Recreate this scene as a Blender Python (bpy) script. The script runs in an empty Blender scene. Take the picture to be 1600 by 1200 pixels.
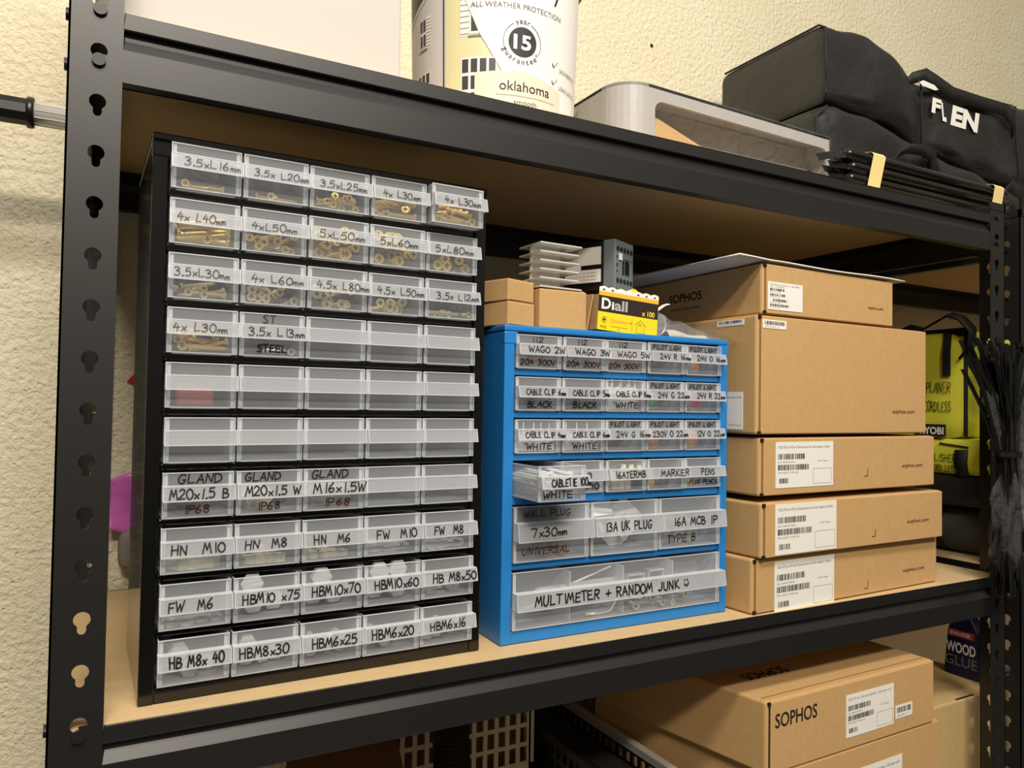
import bpy, math, random
from mathutils import Vector, Matrix
from mathutils.geometry import tessellate_polygon
random.seed(7)
SC = bpy.context.scene
COL = SC.collection
# ------------------------------------------------------------------ camera
cam = bpy.data.cameras.new('camera'); cam.sensor_width = 36.0; cam.lens = 26.471
cam.clip_start = 0.02
cob = bpy.data.objects.new('camera', cam); COL.objects.link(cob)
R_, F_, U_ = (0.87847392, -0.47753225, 0.01570077), (0.477065, 0.87847663, 0.02622582), (-0.02631644, -0.01554841, 0.99953274)
cob.matrix_world = Matrix(((R_[0], U_[0], -F_[0], 0.0297882), (R_[1], U_[1], -F_[1], -0.6462166), (R_[2], U_[2], -F_[2], 0.2462824), (0, 0, 0, 1)))
SC.camera = cob
# ------------------------------------------------------------------ world, lamps, exposure
W_ = bpy.data.worlds.new('world'); SC.world = W_; W_.use_nodes = True
nt = W_.node_tree; bg = nt.nodes['Background']
tc = nt.nodes.new('ShaderNodeTexCoord'); sx = nt.nodes.new('ShaderNodeSeparateXYZ')
mr = nt.nodes.new('ShaderNodeMapRange'); mr.inputs[1].default_value = -0.20; mr.inputs[2].default_value = 0.40
cr = nt.nodes.new('ShaderNodeMix'); cr.data_type = 'RGBA'
cr.inputs[6].default_value = (0.05, 0.043, 0.034, 1); cr.inputs[7].default_value = (0.92, 0.83, 0.70, 1)
nt.links.new(tc.outputs['Generated'], sx.inputs[0]); nt.links.new(sx.outputs[2], mr.inputs[0])
nt.links.new(mr.outputs[0], cr.inputs[0]); nt.links.new(cr.outputs[2], bg.inputs[0])
bg.inputs[1].default_value = 0.27
def area(name, loc, aim, sx_, sy_, power, color):
    l = bpy.data.lights.new(name, 'AREA'); l.shape = 'RECTANGLE'; l.size = sx_; l.size_y = sy_
    l.energy = power; l.color = color
    o = bpy.data.objects.new(name, l); COL.objects.link(o); o.location = loc
    o.rotation_euler = (Vector(aim) - Vector(loc)).to_track_quat('-Z', 'Y').to_euler()
    return o
area('ceiling_batten_near', (0.20, -1.02, 1.76), (0.45, 0.1, 0.1), 1.3, 0.16, 27, (1.0, 0.955, 0.88))
area('ceiling_batten_far', (-0.15, -2.70, 2.35), (0.5, 0.1, 0.1), 1.3, 0.22, 70, (1.0, 0.90, 0.76))
SC.view_settings.view_transform = 'Standard'; SC.view_settings.look = 'None'
SC.view_settings.gamma = 1.0; SC.view_settings.use_curve_mapping = False
SC.view_settings.exposure = 0.22
SC.cycles.transparent_max_bounces = 28
# ------------------------------------------------------------------ materials
def lin(c):
    c /= 255.0
    return c / 12.92 if c <= 0.04045 else ((c + 0.055) / 1.055) ** 2.4
def rgb(r, g, b): return (lin(r), lin(g), lin(b), 1)
def mat(name, col, rough=0.5, metal=0.0, spec=0.5, bump=0, bscale=200, vary=0, vscale=20, coat=0, stretch=None):
    m = bpy.data.materials.new(name); m.use_nodes = True; t = m.node_tree; p = t.nodes['Principled BSDF']
    p.inputs['Base Color'].default_value = col; p.inputs['Roughness'].default_value = rough
    p.inputs['Metallic'].default_value = metal; p.inputs['Specular IOR Level'].default_value = spec
    p.inputs['Coat Weight'].default_value = coat
    if bump or vary:
        co = t.nodes.new('ShaderNodeTexCoord'); src = co.outputs['Object']
        if stretch:
            mp = t.nodes.new('ShaderNodeMapping'); mp.inputs['Scale'].default_value = stretch
            t.links.new(src, mp.inputs[0]); src = mp.outputs[0]
    if vary:
        n = t.nodes.new('ShaderNodeTexNoise'); n.inputs['Scale'].default_value = vscale; n.inputs['Detail'].default_value = 6
        t.links.new(src, n.inputs['Vector'])
        mx = t.nodes.new('ShaderNodeMix'); mx.data_type = 'RGBA'
        mx.inputs[6].default_value = tuple(c * (1 - vary) for c in col[:3]) + (1,)
        mx.inputs[7].default_value = tuple(min(1, c * (1 + vary)) for c in col[:3]) + (1,)
        t.links.new(n.outputs['Fac'], mx.inputs[0]); t.links.new(mx.outputs[2], p.inputs['Base Color'])
    if bump:
        n = t.nodes.new('ShaderNodeTexNoise'); n.inputs['Scale'].default_value = bscale; n.inputs['Detail'].default_value = 4
        t.links.new(src, n.inputs['Vector'])
        b = t.nodes.new('ShaderNodeBump'); b.inputs['Strength'].default_value = bump; b.inputs['Distance'].default_value = 0.012 if bscale < 20 else 0.002
        t.links.new(n.outputs['Fac'], b.inputs['Height']); t.links.new(b.outputs[0], p.inputs['Normal'])
    return m
def clear(name, col, fac, rough=0.35, tint=(0.95, 0.96, 0.97, 1)):
    m = bpy.data.materials.new(name); m.use_nodes = True; t = m.node_tree; p = t.nodes['Principled BSDF']
    p.inputs['Base Color'].default_value = col; p.inputs['Roughness'].default_value = rough
    tr = t.nodes.new('ShaderNodeBsdfTransparent'); tr.inputs[0].default_value = tint
    mx = t.nodes.new('ShaderNodeMixShader'); mx.inputs[0].default_value = fac
    t.links.new(tr.outputs[0], mx.inputs[1]); t.links.new(p.outputs[0], mx.inputs[2])
    t.links.new(mx.outputs[0], t.nodes['Material Output'].inputs[0])
    return m
M = {}
M['steel_black'] = mat('black_powder_coat', rgb(25, 24, 23), 0.42, spec=0.5, bump=0.02, bscale=900)
M['steel_black'].node_tree.nodes['Principled BSDF'].inputs['IOR'].default_value = 1.62
M['stud'] = mat('black_rivet', rgb(30, 29, 28), 0.4)
M['board'] = mat('fibreboard', rgb(208, 178, 132), 0.75, vary=0.13, vscale=60, bump=0.08, bscale=500, stretch=(1, 3, 1))
M['gloss_black'] = mat('glossy_black_plastic', rgb(17, 16, 15), 0.12, spec=0.6)
M['blue'] = mat('blue_painted_metal', rgb(38, 126, 200), 0.35, bump=0.03, bscale=500)
M['bin'] = clear('clear_polypropylene', (0.74, 0.76, 0.79, 1), 0.15)
M['bin_wall_lit'] = clear('clear_polypropylene_wall_lit', (0.82, 0.83, 0.85, 1), 0.34)  # whiter, more opaque copy of the clear plastic so drawer insides look lit
M['edge'] = clear('frosted_polypropylene_edge', (0.86, 0.88, 0.90, 1), 0.58, 0.3)
M['lip'] = clear('frosted_polypropylene_holder', (0.78, 0.80, 0.84, 1), 0.26, 0.3)
M['ink'] = mat('marker_ink', rgb(22, 14, 14), 0.5)
M['ink_brown'] = mat('faded_marker_ink', rgb(80, 48, 36), 0.5)
M['brass'] = mat('yellow_zinc', (1.0, 0.70, 0.16, 1), 0.28, metal=0.3)
M['brass_pale'] = mat('pale_zinc', (0.95, 0.78, 0.40, 1), 0.28, metal=0.3)
M['recess'] = mat('screw_recess', rgb(66, 38, 8), 0.6)
M['zinc'] = mat('bright_zinc', (0.80, 0.78, 0.74, 1), 0.28, metal=0.4)
M['nylon'] = mat('cream_steel', rgb(235, 225, 200), 0.4)
M['kraft'] = mat('kraft_cardboard', rgb(197, 158, 105), 0.8, vary=0.10, vscale=130, bump=0.05, bscale=300)
M['kraft_dark'] = mat('kraft_cardboard_edge', rgb(150, 108, 62), 0.85)
M['kraft_pale'] = mat('pale_cardboard', rgb(196, 166, 112), 0.8, vary=0.12, vscale=60, stretch=(4, 4, 1))
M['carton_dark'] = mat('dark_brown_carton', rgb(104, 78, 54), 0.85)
M['gap'] = mat('dark_gap', rgb(22, 16, 10), 0.9)
M['label'] = mat('white_label', rgb(240, 238, 230), 0.45)
M['print'] = mat('black_print', rgb(34, 28, 26), 0.6)
M['print_grey'] = mat('grey_print', rgb(120, 116, 108), 0.6)
M['print_soft'] = mat('brown_print', rgb(74, 54, 38), 0.7)
M['white'] = mat('white_gloss', rgb(238, 236, 232), 0.35)
M['white_card'] = mat('white_carton', rgb(196, 190, 184), 0.6)
M['grey_plastic'] = mat('light_grey_plastic', rgb(178, 174, 168), 0.4)
M['black_fabric'] = mat('black_nylon', rgb(36, 35, 34), 0.44, bump=0.8, bscale=11, vary=0.1, vscale=15)
M['black_web'] = mat('black_webbing', rgb(24, 23, 22), 0.7)
M['black_plastic'] = mat('black_plastic', rgb(18, 18, 18), 0.35)
M['tube'] = mat('black_tube', rgb(26, 23, 20), 0.22)
M['tape'] = mat('masking_tape', rgb(226, 206, 140), 0.6, bump=0.1, bscale=400)
M['lime'] = mat('lime_fabric', rgb(228, 224, 62), 0.7, bump=0.15, bscale=60)
M['lime_dark'] = mat('lime_print', rgb(92, 92, 22), 0.7)
M['grey_fabric'] = mat('grey_felt', rgb(74, 74, 68), 0.85)
M['grey_plastic_dim'] = mat('mid_grey_plastic', rgb(128, 122, 112), 0.6)
M['alu'] = mat('brushed_aluminium', (0.86, 0.85, 0.83, 1), 0.28, metal=1.0)
M['alu_white'] = mat('clear_anodised_aluminium', (0.82, 0.80, 0.75, 1), 0.38, metal=0.35)
M['dev_grey'] = mat('slate_grey_plastic', rgb(116, 124, 130), 0.45)
M['teal'] = mat('teal_print', rgb(90, 165, 160), 0.5)
M['yellow'] = mat('yellow_print', rgb(246, 220, 40), 0.45)
M['amber'] = mat('amber_print', rgb(244, 190, 50), 0.5)
M['dark_card'] = mat('dark_brown_print', rgb(46, 34, 30), 0.5)
M['navy'] = mat('navy_plastic', rgb(20, 26, 66), 0.35)
M['red'] = mat('red_plastic', rgb(205, 40, 34), 0.4)
M['banner'] = mat('red_banner', rgb(176, 60, 52), 0.5)
M['orange'] = mat('orange_plastic', rgb(238, 130, 50), 0.35)
M['orange_lens'] = mat('orange_lens', rgb(250, 160, 70), 0.3)
M['green_lens'] = mat('green_lens', rgb(30, 160, 70), 0.3)
M['red_lens'] = mat('red_lens', rgb(220, 40, 60), 0.3)
M['pink'] = mat('pink_film', rgb(212, 110, 192), 0.3, vary=0.35, vscale=60, bump=0.5, bscale=60)
M['maroon'] = mat('maroon_print', rgb(70, 20, 44), 0.4)
M['film'] = clear('clear_film', (0.80, 0.80, 0.78, 1), 0.14, 0.10)
M['film_thin'] = clear('thin_clear_film', (0.86, 0.86, 0.84, 1), 0.045, 0.08)
M['wrap'] = clear('shrink_film', (0.80, 0.80, 0.78, 1), 0.05, 0.08)
for k_ in ('film', 'film_thin', 'wrap'):
    t_ = M[k_].node_tree; n_ = t_.nodes.new('ShaderNodeTexNoise'); n_.inputs['Scale'].default_value = 45; n_.inputs['Detail'].default_value = 3; n_.inputs['Distortion'].default_value = 1.2
    c_ = t_.nodes.new('ShaderNodeTexCoord'); t_.links.new(c_.outputs['Object'], n_.inputs['Vector'])
    b_ = t_.nodes.new('ShaderNodeBump'); b_.inputs['Strength'].default_value = 0.9; b_.inputs['Distance'].default_value = 0.01
    t_.links.new(n_.outputs['Fac'], b_.inputs['Height']); t_.links.new(b_.outputs[0], t_.nodes['Principled BSDF'].inputs['Normal'])
M['crate_white'] = mat('off_white_plastic', rgb(206, 196, 176), 0.5)
M['house_white'] = mat('pale_render_print', rgb(206, 202, 200), 0.45)
M['house_cream'] = mat('cream_render_print', rgb(222, 214, 168), 0.45)
M['roof'] = mat('roof_print', rgb(70, 66, 68), 0.45)
M['glass_print'] = mat('window_print', rgb(66, 66, 66), 0.4)
M['swatch'] = mat('swatch_print', rgb(224, 216, 196), 0.45)
M['brown_plug'] = mat('brown_plastic', rgb(120, 92, 70), 0.5)
M['concrete'] = mat('concrete_floor', rgb(70, 66, 60), 0.7, vary=0.2, vscale=3)
def wall_material():
    m = bpy.data.materials.new('painted_blockwork'); m.use_nodes = True; t = m.node_tree; p = t.nodes['Principled BSDF']
    p.inputs['Roughness'].default_value = 0.6
    co = t.nodes.new('ShaderNodeTexCoord'); mp = t.nodes.new('ShaderNodeMapping')
    mp.inputs['Rotation'].default_value = (math.pi / 2, 0, 0)
    t.links.new(co.outputs['Object'], mp.inputs[0])
    br = t.nodes.new('ShaderNodeTexBrick'); br.inputs['Scale'].default_value = 1.0
    br.inputs['Brick Width'].default_value = 0.45; br.inputs['Row Height'].default_value = 0.225
    br.inputs['Mortar Size'].default_value = 0.004; br.inputs['Mortar Smooth'].default_value = 1.0
    mp.inputs['Location'].default_value = (0.10, 0.118, 0)
    t.links.new(mp.outputs[0], br.inputs['Vector'])
    n = t.nodes.new('ShaderNodeTexNoise'); n.inputs['Scale'].default_value = 115; n.inputs['Detail'].default_value = 5; n.inputs['Roughness'].default_value = 0.6; n.inputs['Distortion'].default_value = 0.2
    t.links.new(co.outputs['Object'], n.inputs['Vector'])
    n2 = t.nodes.new('ShaderNodeTexNoise'); n2.inputs['Scale'].default_value = 7; t.links.new(co.outputs['Object'], n2.inputs['Vector'])
    v = t.nodes.new('ShaderNodeTexVoronoi'); v.inputs['Scale'].default_value = 60; t.links.new(co.outputs['Object'], v.inputs['Vector'])
    pit = t.nodes.new('ShaderNodeMapRange'); pit.inputs[1].default_value = 0.0; pit.inputs[2].default_value = 0.16; t.links.new(v.outputs['Distance'], pit.inputs[0])
    a = t.nodes.new('ShaderNodeMath'); a.operation = 'MULTIPLY'; t.links.new(n.outputs['Fac'], a.inputs[0]); a.inputs[1].default_value = 1.0
    s = t.nodes.new('ShaderNodeMath'); s.operation = 'MULTIPLY_ADD'; t.links.new(br.outputs['Fac'], s.inputs[0]); s.inputs[1].default_value = -0.07; t.links.new(a.outputs[0], s.inputs[2])
    s2 = t.nodes.new('ShaderNodeMath'); s2.operation = 'MULTIPLY_ADD'; t.links.new(pit.outputs[0], s2.inputs[0]); s2.inputs[1].default_value = 0.30; t.links.new(s.outputs[0], s2.inputs[2])
    b = t.nodes.new('ShaderNodeBump'); b.inputs['Strength'].default_value = 0.8; b.inputs['Distance'].default_value = 0.007
    t.links.new(s2.outputs[0], b.inputs['Height']); t.links.new(b.outputs[0], p.inputs['Normal'])
    mx = t.nodes.new('ShaderNodeMix'); mx.data_type = 'RGBA'
    mx.inputs[6].default_value = rgb(228, 216, 182); mx.inputs[7].default_value = rgb(240, 231, 202)
    t.links.new(n2.outputs['Fac'], mx.inputs[0]); t.links.new(mx.outputs[2], p.inputs['Base Color'])
    return m
M['wall'] = wall_material()
# ------------------------------------------------------------------ mesh builder
class MB:
    def __init__(s): s.v, s.f, s.m = [], [], []
    def add(s, vs, fs, mi=0, mtx=None):
        b = len(s.v)
        for p in vs: s.v.append(tuple(mtx @ Vector(p)) if mtx else tuple(p))
        for q in fs: s.f.append(tuple(b + i for i in q)); s.m.append(mi)
        return s
    def hexa(s, P, mi=0, mtx=None):   # bottom 4 ccw, top 4 ccw
        return s.add(P, [(3, 2, 1, 0), (4, 5, 6, 7), (0, 1, 5, 4), (1, 2, 6, 5), (2, 3, 7, 6), (3, 0, 4, 7)], mi, mtx)
    def box(s, x0, x1, y0, y1, z0, z1, mi=0, mtx=None):
        return s.hexa([(x0, y0, z0), (x1, y0, z0), (x1, y1, z0), (x0, y1, z0), (x0, y0, z1), (x1, y0, z1), (x1, y1, z1), (x0, y1, z1)], mi, mtx)
    def prism(s, poly, fn, a, b, mi=0):   # poly of (p,q) extruded; fn(p,q,t) -> xyz
        n = len(poly); vs = [fn(p, q, a) for p, q in poly] + [fn(p, q, b) for p, q in poly]
        tri = tessellate_polygon([[Vector((p, q, 0)) for p, q in poly]])
        fs = [tuple(t) for t in tri] + [tuple(n + i for i in reversed(t)) for t in tri]
        fs += [(i, (i + 1) % n, n + (i + 1) % n, n + i) for i in range(n)]
        return s.add(vs, fs, mi)
    def lathe(s, prof, n=24, mi=0, mtx=None, cap=True):   # prof of (r,z) about z
        vs = [(r * math.cos(2 * math.pi * k / n), r * math.sin(2 * math.pi * k / n), z) for r, z in prof for k in range(n)]
        fs = [(i * n + k, i * n + (k + 1) % n, (i + 1) * n + (k + 1) % n, (i + 1) * n + k) for i in range(len(prof) - 1) for k in range(n)]
        if cap: fs += [tuple(reversed(range(n))), tuple((len(prof) - 1) * n + k for k in range(n))]
        return s.add(vs, fs, mi, mtx)
    def tube(s, pts, r, n=10, mi=0, flat=None, up=(0, 0, 1)):   # r number or list; flat=(rx,ry) elliptical section
        pts = [Vector(p) for p in pts]; rings = []
        for i, p in enumerate(pts):
            d = (pts[min(i + 1, len(pts) - 1)] - pts[max(i - 1, 0)]).normalized()
            u = Vector(up); u = (u - d * u.dot(d))
            if u.length < 1e-4: u = Vector((1, 0, 0)) - d * d.x
            u.normalize(); w = d.cross(u)
            rr = r[i] if isinstance(r, (list, tuple)) else r
            fx, fy = flat if flat else (1, 1)
            rings += [tuple(p + (w * math.cos(2 * math.pi * k / n) * fx + u * math.sin(2 * math.pi * k / n) * fy) * rr) for k in range(n)]
        m = len(pts)
        fs = [(i * n + k, i * n + (k + 1) % n, (i + 1) * n + (k + 1) % n, (i + 1) * n + k) for i in range(m - 1) for k in range(n)]
        fs += [tuple(reversed(range(n))), tuple((m - 1) * n + k for k in range(n))]
        return s.add(rings, fs, mi)
    def strip(s, pts, wdir, w, t, mi=0):   # flat band along pts, width along wdir, thickness t
        pts = [Vector(p) for p in pts]; wd = Vector(wdir).normalized(); vs = []
        for i, p in enumerate(pts):
            d = (pts[min(i + 1, len(pts) - 1)] - pts[max(i - 1, 0)]).normalized(); nn = d.cross(wd).normalized()
            for a, b in ((-1, -1), (1, -1), (1, 1), (-1, 1)): vs.append(tuple(p + wd * (a * w / 2) + nn * (b * t / 2)))
        m = len(pts); fs = [(i * 4 + k, i * 4 + (k + 1) % 4, i * 4 + 4 + (k + 1) % 4, i * 4 + 4 + k) for i in range(m - 1) for k in range(4)]
        fs += [(3, 2, 1, 0), ((m - 1) * 4, (m - 1) * 4 + 1, (m - 1) * 4 + 2, (m - 1) * 4 + 3)]
        return s.add(vs, fs, mi)
    def grid(s, fn, nu, nv, mi=0, closed=False):
        vs = [fn(i / nu, j / nv) for j in range(nv + 1) for i in range(nu + 1)]
        fs = [(j * (nu + 1) + i, j * (nu + 1) + i + 1, (j + 1) * (nu + 1) + i + 1, (j + 1) * (nu + 1) + i) for j in range(nv) for i in range(nu)]
        return s.add(vs, fs, mi)
    def mesh(s, name, mats, smooth=False):
        me = bpy.data.meshes.new(name); me.from_pydata(s.v, [], s.f)
        for m in (mats if isinstance(mats, (list, tuple)) else [mats]): me.materials.append(m)
        me.polygons.foreach_set('material_index', s.m)
        if smooth: me.polygons.foreach_set('use_smooth', [True] * len(s.f))
        me.update(); return me
def link(name, me, parent=None, label=None, bevel=0, subd=0, smooth_angle=None, solid=0):
    o = bpy.data.objects.new(name, me); COL.objects.link(o)
    if parent: o.parent = parent
    if label: o['label'] = label
    if solid:
        m = o.modifiers.new('thickness', 'SOLIDIFY'); m.thickness = solid; m.offset = 0
    if subd:
        m = o.modifiers.new('smooth', 'SUBSURF'); m.levels = subd; m.render_levels = subd
    if bevel:
        m = o.modifiers.new('bevel', 'BEVEL'); m.width = bevel; m.segments = 2; m.limit_method = 'ANGLE'; m.angle_limit = 0.7
    return o
def obj(name, mb, mats, parent=None, label=None, bevel=0, smooth=False, subd=0, solid=0):
    return link(name, mb.mesh(name, mats, smooth), parent, label, bevel, subd, solid=solid)
def tag(o, label, cat, group=None, kind=None):
    o['label'] = label; o['category'] = cat
    if group: o['group'] = group
    if kind: o['kind'] = kind
    return o
def thing(name, label, cat, loc=(0, 0, 0), rz=0, group=None, rot=None):
    o = bpy.data.objects.new(name, None); COL.objects.link(o); o.empty_display_size = 0.02
    o.location = loc; o.rotation_euler = rot if rot else (0, 0, rz)
    return tag(o, label, cat, group)
def dup(o, parent=None):
    c = o.copy(); COL.objects.link(c); c.parent = parent
    for ch in list(o.children): dup(ch, c)
    return c
# ------------------------------------------------------------------ lettering
_tc = {}
def text_geo(s, bold=0.0, res=3):
    k = (s, bold)
    if k in _tc: return _tc[k]
    c = bpy.data.curves.new('lettering', 'FONT'); c.body = s; c.size = 1.0; c.offset = bold; c.resolution_u = res; c.dimensions = '2D'; c.fill_mode = 'FRONT'
    o = bpy.data.objects.new('lettering', c); COL.objects.link(o)
    dg = bpy.context.evaluated_depsgraph_get(); me = bpy.data.meshes.new_from_object(o.evaluated_get(dg))
    vs = [(v.co.x, v.co.y) for v in me.vertices]; fs = [tuple(p.vertices) for p in me.polygons]
    bpy.data.objects.remove(o); bpy.data.curves.remove(c); bpy.data.meshes.remove(me)
    x0 = min(v[0] for v in vs); x1 = max(v[0] for v in vs)
    _tc[k] = ([((x - x0), y) for x, y in vs], fs, x1 - x0); return _tc[k]
def put_text(mb, s, fn, x, y, width, height=None, mi=0, bold=0.0, slant=0.0):
    """fn(u,v) -> xyz ; text box left x, baseline y, fitted width; height = cap height"""
    vs, fs, w = text_geo(s, bold); k = width / w; ky = height / 0.70 if height else k
    mb.add([fn(x + (a + slant * b) * k, y + b * ky) for a, b in vs], fs, mi)
GL = {
'0': '~.3,1 .06,.72 .06,.25 .3,0 .55,.25 .55,.75 .3,1', '1': '.28,1 .26,0', '2': '~.05,.8 .22,1 .48,.9 .45,.6 .2,.25 .02,.03|.02,.03 .56,.05',
'3': '~.05,.92 .3,1 .5,.8 .22,.55|~.22,.55 .52,.42 .46,.1 .2,0 .02,.12', '4': '.3,1 .05,.42 .6,.45|.44,.75 .38,0', '5': '.56,1 .16,.97 .1,.58|~.1,.58 .42,.62 .55,.35 .4,.05 .05,.04',
'6': '~.45,1 .16,.62 .05,.25 .25,0 .5,.2 .4,.45 .1,.32', '7': '.02,.98 .56,1 .2,0', '8': '~.3,.53 .1,.74 .3,1 .5,.76 .3,.53 .07,.25 .3,0 .53,.25 .3,.53', '9': '~.5,.7 .25,.5 .08,.75 .3,1 .5,.75 .45,.4 .3,0',
'A': '.02,0 .32,1 .58,0|.12,.36 .5,.38', 'B': '.08,0 .1,1|~.1,1 .46,.93 .42,.62 .1,.53|~.1,.53 .56,.42 .48,.06 .08,0', 'C': '~.56,.86 .32,1 .05,.6 .1,.16 .35,0 .58,.14', 'D': '.08,0 .08,1|~.08,1 .5,.85 .55,.3 .08,0',
'E': '.55,1 .1,.98 .08,.02 .56,.04|.1,.52 .46,.54', 'F': '.56,1 .1,.98 .06,0|.1,.52 .44,.54', 'G': '~.55,.86 .3,1 .05,.55 .15,.08 .4,.02 .55,.3|.32,.4 .6,.42', 'H': '.06,1 .06,0|.54,1 .52,0|.06,.5 .54,.54',
'I': '.28,1 .28,0', 'J': '~.5,1 .48,.3 .3,0 .08,.15', 'K': '.08,1 .08,0|.52,1 .1,.48 .56,0', 'L': '.12,1 .08,.03 .55,.05', 'M': '.0,0 .16,1 .34,.32 .54,1 .68,0', 'N': '.06,0 .1,1 .5,.05 .56,1',
'O': '~.3,1 .06,.72 .06,.25 .3,0 .56,.25 .56,.75 .3,1', 'P': '.08,0 .1,1|~.1,1 .54,.92 .5,.55 .1,.46', 'R': '.08,0 .1,1|~.1,1 .54,.92 .48,.58 .1,.5|.25,.5 .56,0', 'S': '~.52,.88 .3,1 .1,.78 .3,.54 .5,.28 .35,.02 .05,.1',
'T': '.02,.98 .6,1|.32,.98 .3,0', 'U': '~.08,1 .08,.25 .3,0 .5,.25 .54,1', 'V': '.04,1 .28,0 .56,1', 'W': '.0,1 .16,0 .34,.7 .5,0 .7,1', 'Y': '.04,1 .3,.5 .56,1|.3,.5 .28,0', 'X': '.05,1 .55,0|.55,1 .05,0',
'x': '.08,.5 .44,.02|.46,.5 .06,0', 'm': '.02,0 .04,.38|~.04,.3 .16,.42 .22,.0|~.22,.3 .36,.42 .42,.0', 'v': '.04,.6 .24,0 .48,.62', '.': '.1,.0 .14,.07 .18,0 .1,0', '+': '.05,.45 .6,.5|.32,.8 .3,.15',
')': '.1,.95 .11,.78|.42,.98 .43,.8|~.02,.45 .2,.2 .42,.28 .52,.55', ' ': ''}
ADV = {'1': .42, 'I': .42, '.': .30, ' ': .55, 'm': .50, 'x': .54, 'M': .78, 'W': .80, 'v': .52}
def catmull(p, n=5):
    if len(p) < 3: return p
    q = [p[0]] + p + [p[-1]]; out = []
    if p[0] == p[-1]: q[0] = p[-2]; q[-1] = p[1]
    for i in range(1, len(q) - 2):
        for k in range(n):
            t = k / n
            out.append(tuple(0.5 * (2 * q[i][a] + (q[i + 1][a] - q[i - 1][a]) * t + (2 * q[i - 1][a] - 5 * q[i][a] + 4 * q[i + 1][a] - q[i + 2][a]) * t * t + (3 * q[i][a] - q[i - 1][a] - 3 * q[i + 1][a] + q[i + 2][a]) * t ** 3) for a in (0, 1)))
    return out + [p[-1]]
def put_hand(mb, s, fn, x, y, width, h, pen, mi=0, rnd=None):
    rnd = rnd or random
    tot = sum(ADV.get(c, .68) for c in s) - .08; kx = width / tot; cx = 0
    for c in s:
        jx, jy, js, sl = rnd.uniform(-.02, .02), rnd.uniform(-.05, .05), rnd.uniform(.92, 1.06), rnd.uniform(-.02, .10)
        for st in (GL[c].split('|') if GL[c] else []):
            sm = st[0] == '~'; pts = [tuple(map(float, q.split(','))) for q in st.lstrip('~').split()]
            pts = [(a + rnd.uniform(-.02, .02), b + rnd.uniform(-.02, .02)) for a, b in pts] if not sm else pts
            if sm: pts = catmull(pts)
            P = [(x + (cx + jx + a + sl * b) * kx, y + (b * js + jy) * h) for a, b in pts]
            for P in ([P] if sm else [P[i:i + 2] for i in range(len(P) - 1)]):
              vs = []; n = len(P)
              for i in range(n):
                  a, b = P[max(i - 1, 0)], P[min(i + 1, n - 1)]; dx, dy = b[0] - a[0], b[1] - a[1]; l = math.hypot(dx, dy) or 1e-9
                  w = pen * (0.5 if 0 < i < n - 1 else 0.44); nx, ny = -dy / l * w, dx / l * w
                  ex = (0 if 0 < i < n - 1 else pen * .3) * (-1 if i == 0 else 1)
                  px, py = P[i][0] + dx / l * ex, P[i][1] + dy / l * ex
                  vs += [fn(px + nx, py + ny), fn(px - nx, py - ny)]
              mb.add(vs, [(2 * i, 2 * i + 1, 2 * i + 3, 2 * i + 2) for i in range(n - 1)], mi)
        cx += ADV.get(c, .68)
# ------------------------------------------------------------------ setting
PI = math.pi
w_ = obj('wall_back', MB().box(-2.2, 3.6, 0.47, 0.57, -1.0, 2.4), M['wall']); w_['kind'] = 'structure'; tag(w_, 'cream painted rough blockwork wall behind the shelving', 'wall')
f_ = obj('floor', MB().box(-2.2, 3.6, -3.2, 0.57, -1.1, -1.0), M['concrete']); f_['kind'] = 'structure'; tag(f_, 'dark concrete floor under the shelving', 'floor')
# ------------------------------------------------------------------ boltless racks
PITCH, HZ = 0.0389, 0.0031
def key_poly(cx, cz, n=14, slot=0.0030, r=0.0058, drop=0.0112):
    a0 = math.asin(slot / r); P = []
    for k in range(n + 1):
        a = -PI / 2 + a0 + (2 * PI - 2 * a0) * k / n
        P.append((cx + r * math.cos(a), cz + r * math.sin(a)))
    for k in range(7):
        a = PI + PI * k / 6
        P.append((cx + slot * math.cos(a), cz - drop + slot + slot * math.sin(a)))
    return P
def flange(mb, w, z0, z1, cx, fn, t=0.0015, hole_from=None):
    """perforated strip: local (p in 0..w, z); fn(p,z,d) -> xyz with d thickness"""
    k0 = math.ceil((z0 - HZ + 0.022) / PITCH); k1 = math.floor((z1 - HZ - 0.012) / PITCH)
    zs = [z0] + [HZ + k * PITCH - 0.004 + PITCH / 2 for k in range(k0 - 1, k1 + 1)] + [z1]
    for i in range(len(zs) - 1):
        a, b = zs[i], zs[i + 1]
        k = k0 + i - 1
        outer = [(0, a), (w, a), (w, b), (0, b)]
        if 0 < i < len(zs) - 2 + 1 and b - a > 0.9 * PITCH and a < HZ + k * PITCH - .013 and HZ + k * PITCH + .007 < b:
            hole = key_poly(cx, HZ + k * PITCH)
        else: hole = None
        loops = [[Vector((p, q, 0)) for p, q in outer]] + ([[Vector((p, q, 0)) for p, q in hole]] if hole else [])
        tri = tessellate_polygon(loops); pts = outer + (hole or []); n = len(pts)
        vs = [fn(p, q, 0) for p, q in pts] + [fn(p, q, t) for p, q in pts]
        fs = [tuple(x) for x in tri] + [tuple(n + j for j in reversed(x)) for x in tri]
        fs += [(1, 2, n + 2, n + 1), (3, 0, n, n + 3)]
        if i == 0: fs.append((0, 1, n + 1, n))
        if i == len(zs) - 2: fs.append((2, 3, n + 3, n + 2))
        if hole:
            h = len(hole); fs += [(4 + j, 4 + (j + 1) % h, n + 4 + (j + 1) % h, n + 4 + j) for j in range(h)]
        mb.add(vs, fs)
PROF = [(0, 0), (0, -.013), (.0050, -.0140), (.0050, -.0200), (0, -.0290), (0, -.0545), (.012, -.0545), (.012, -.053), (.0015, -.053), (.0015, -.0296), (.0065, -.0206), (.0065, -.0120), (.03, -.0120), (.03, -.0105), (.0015, -.0105), (.0015, 0)]
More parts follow.
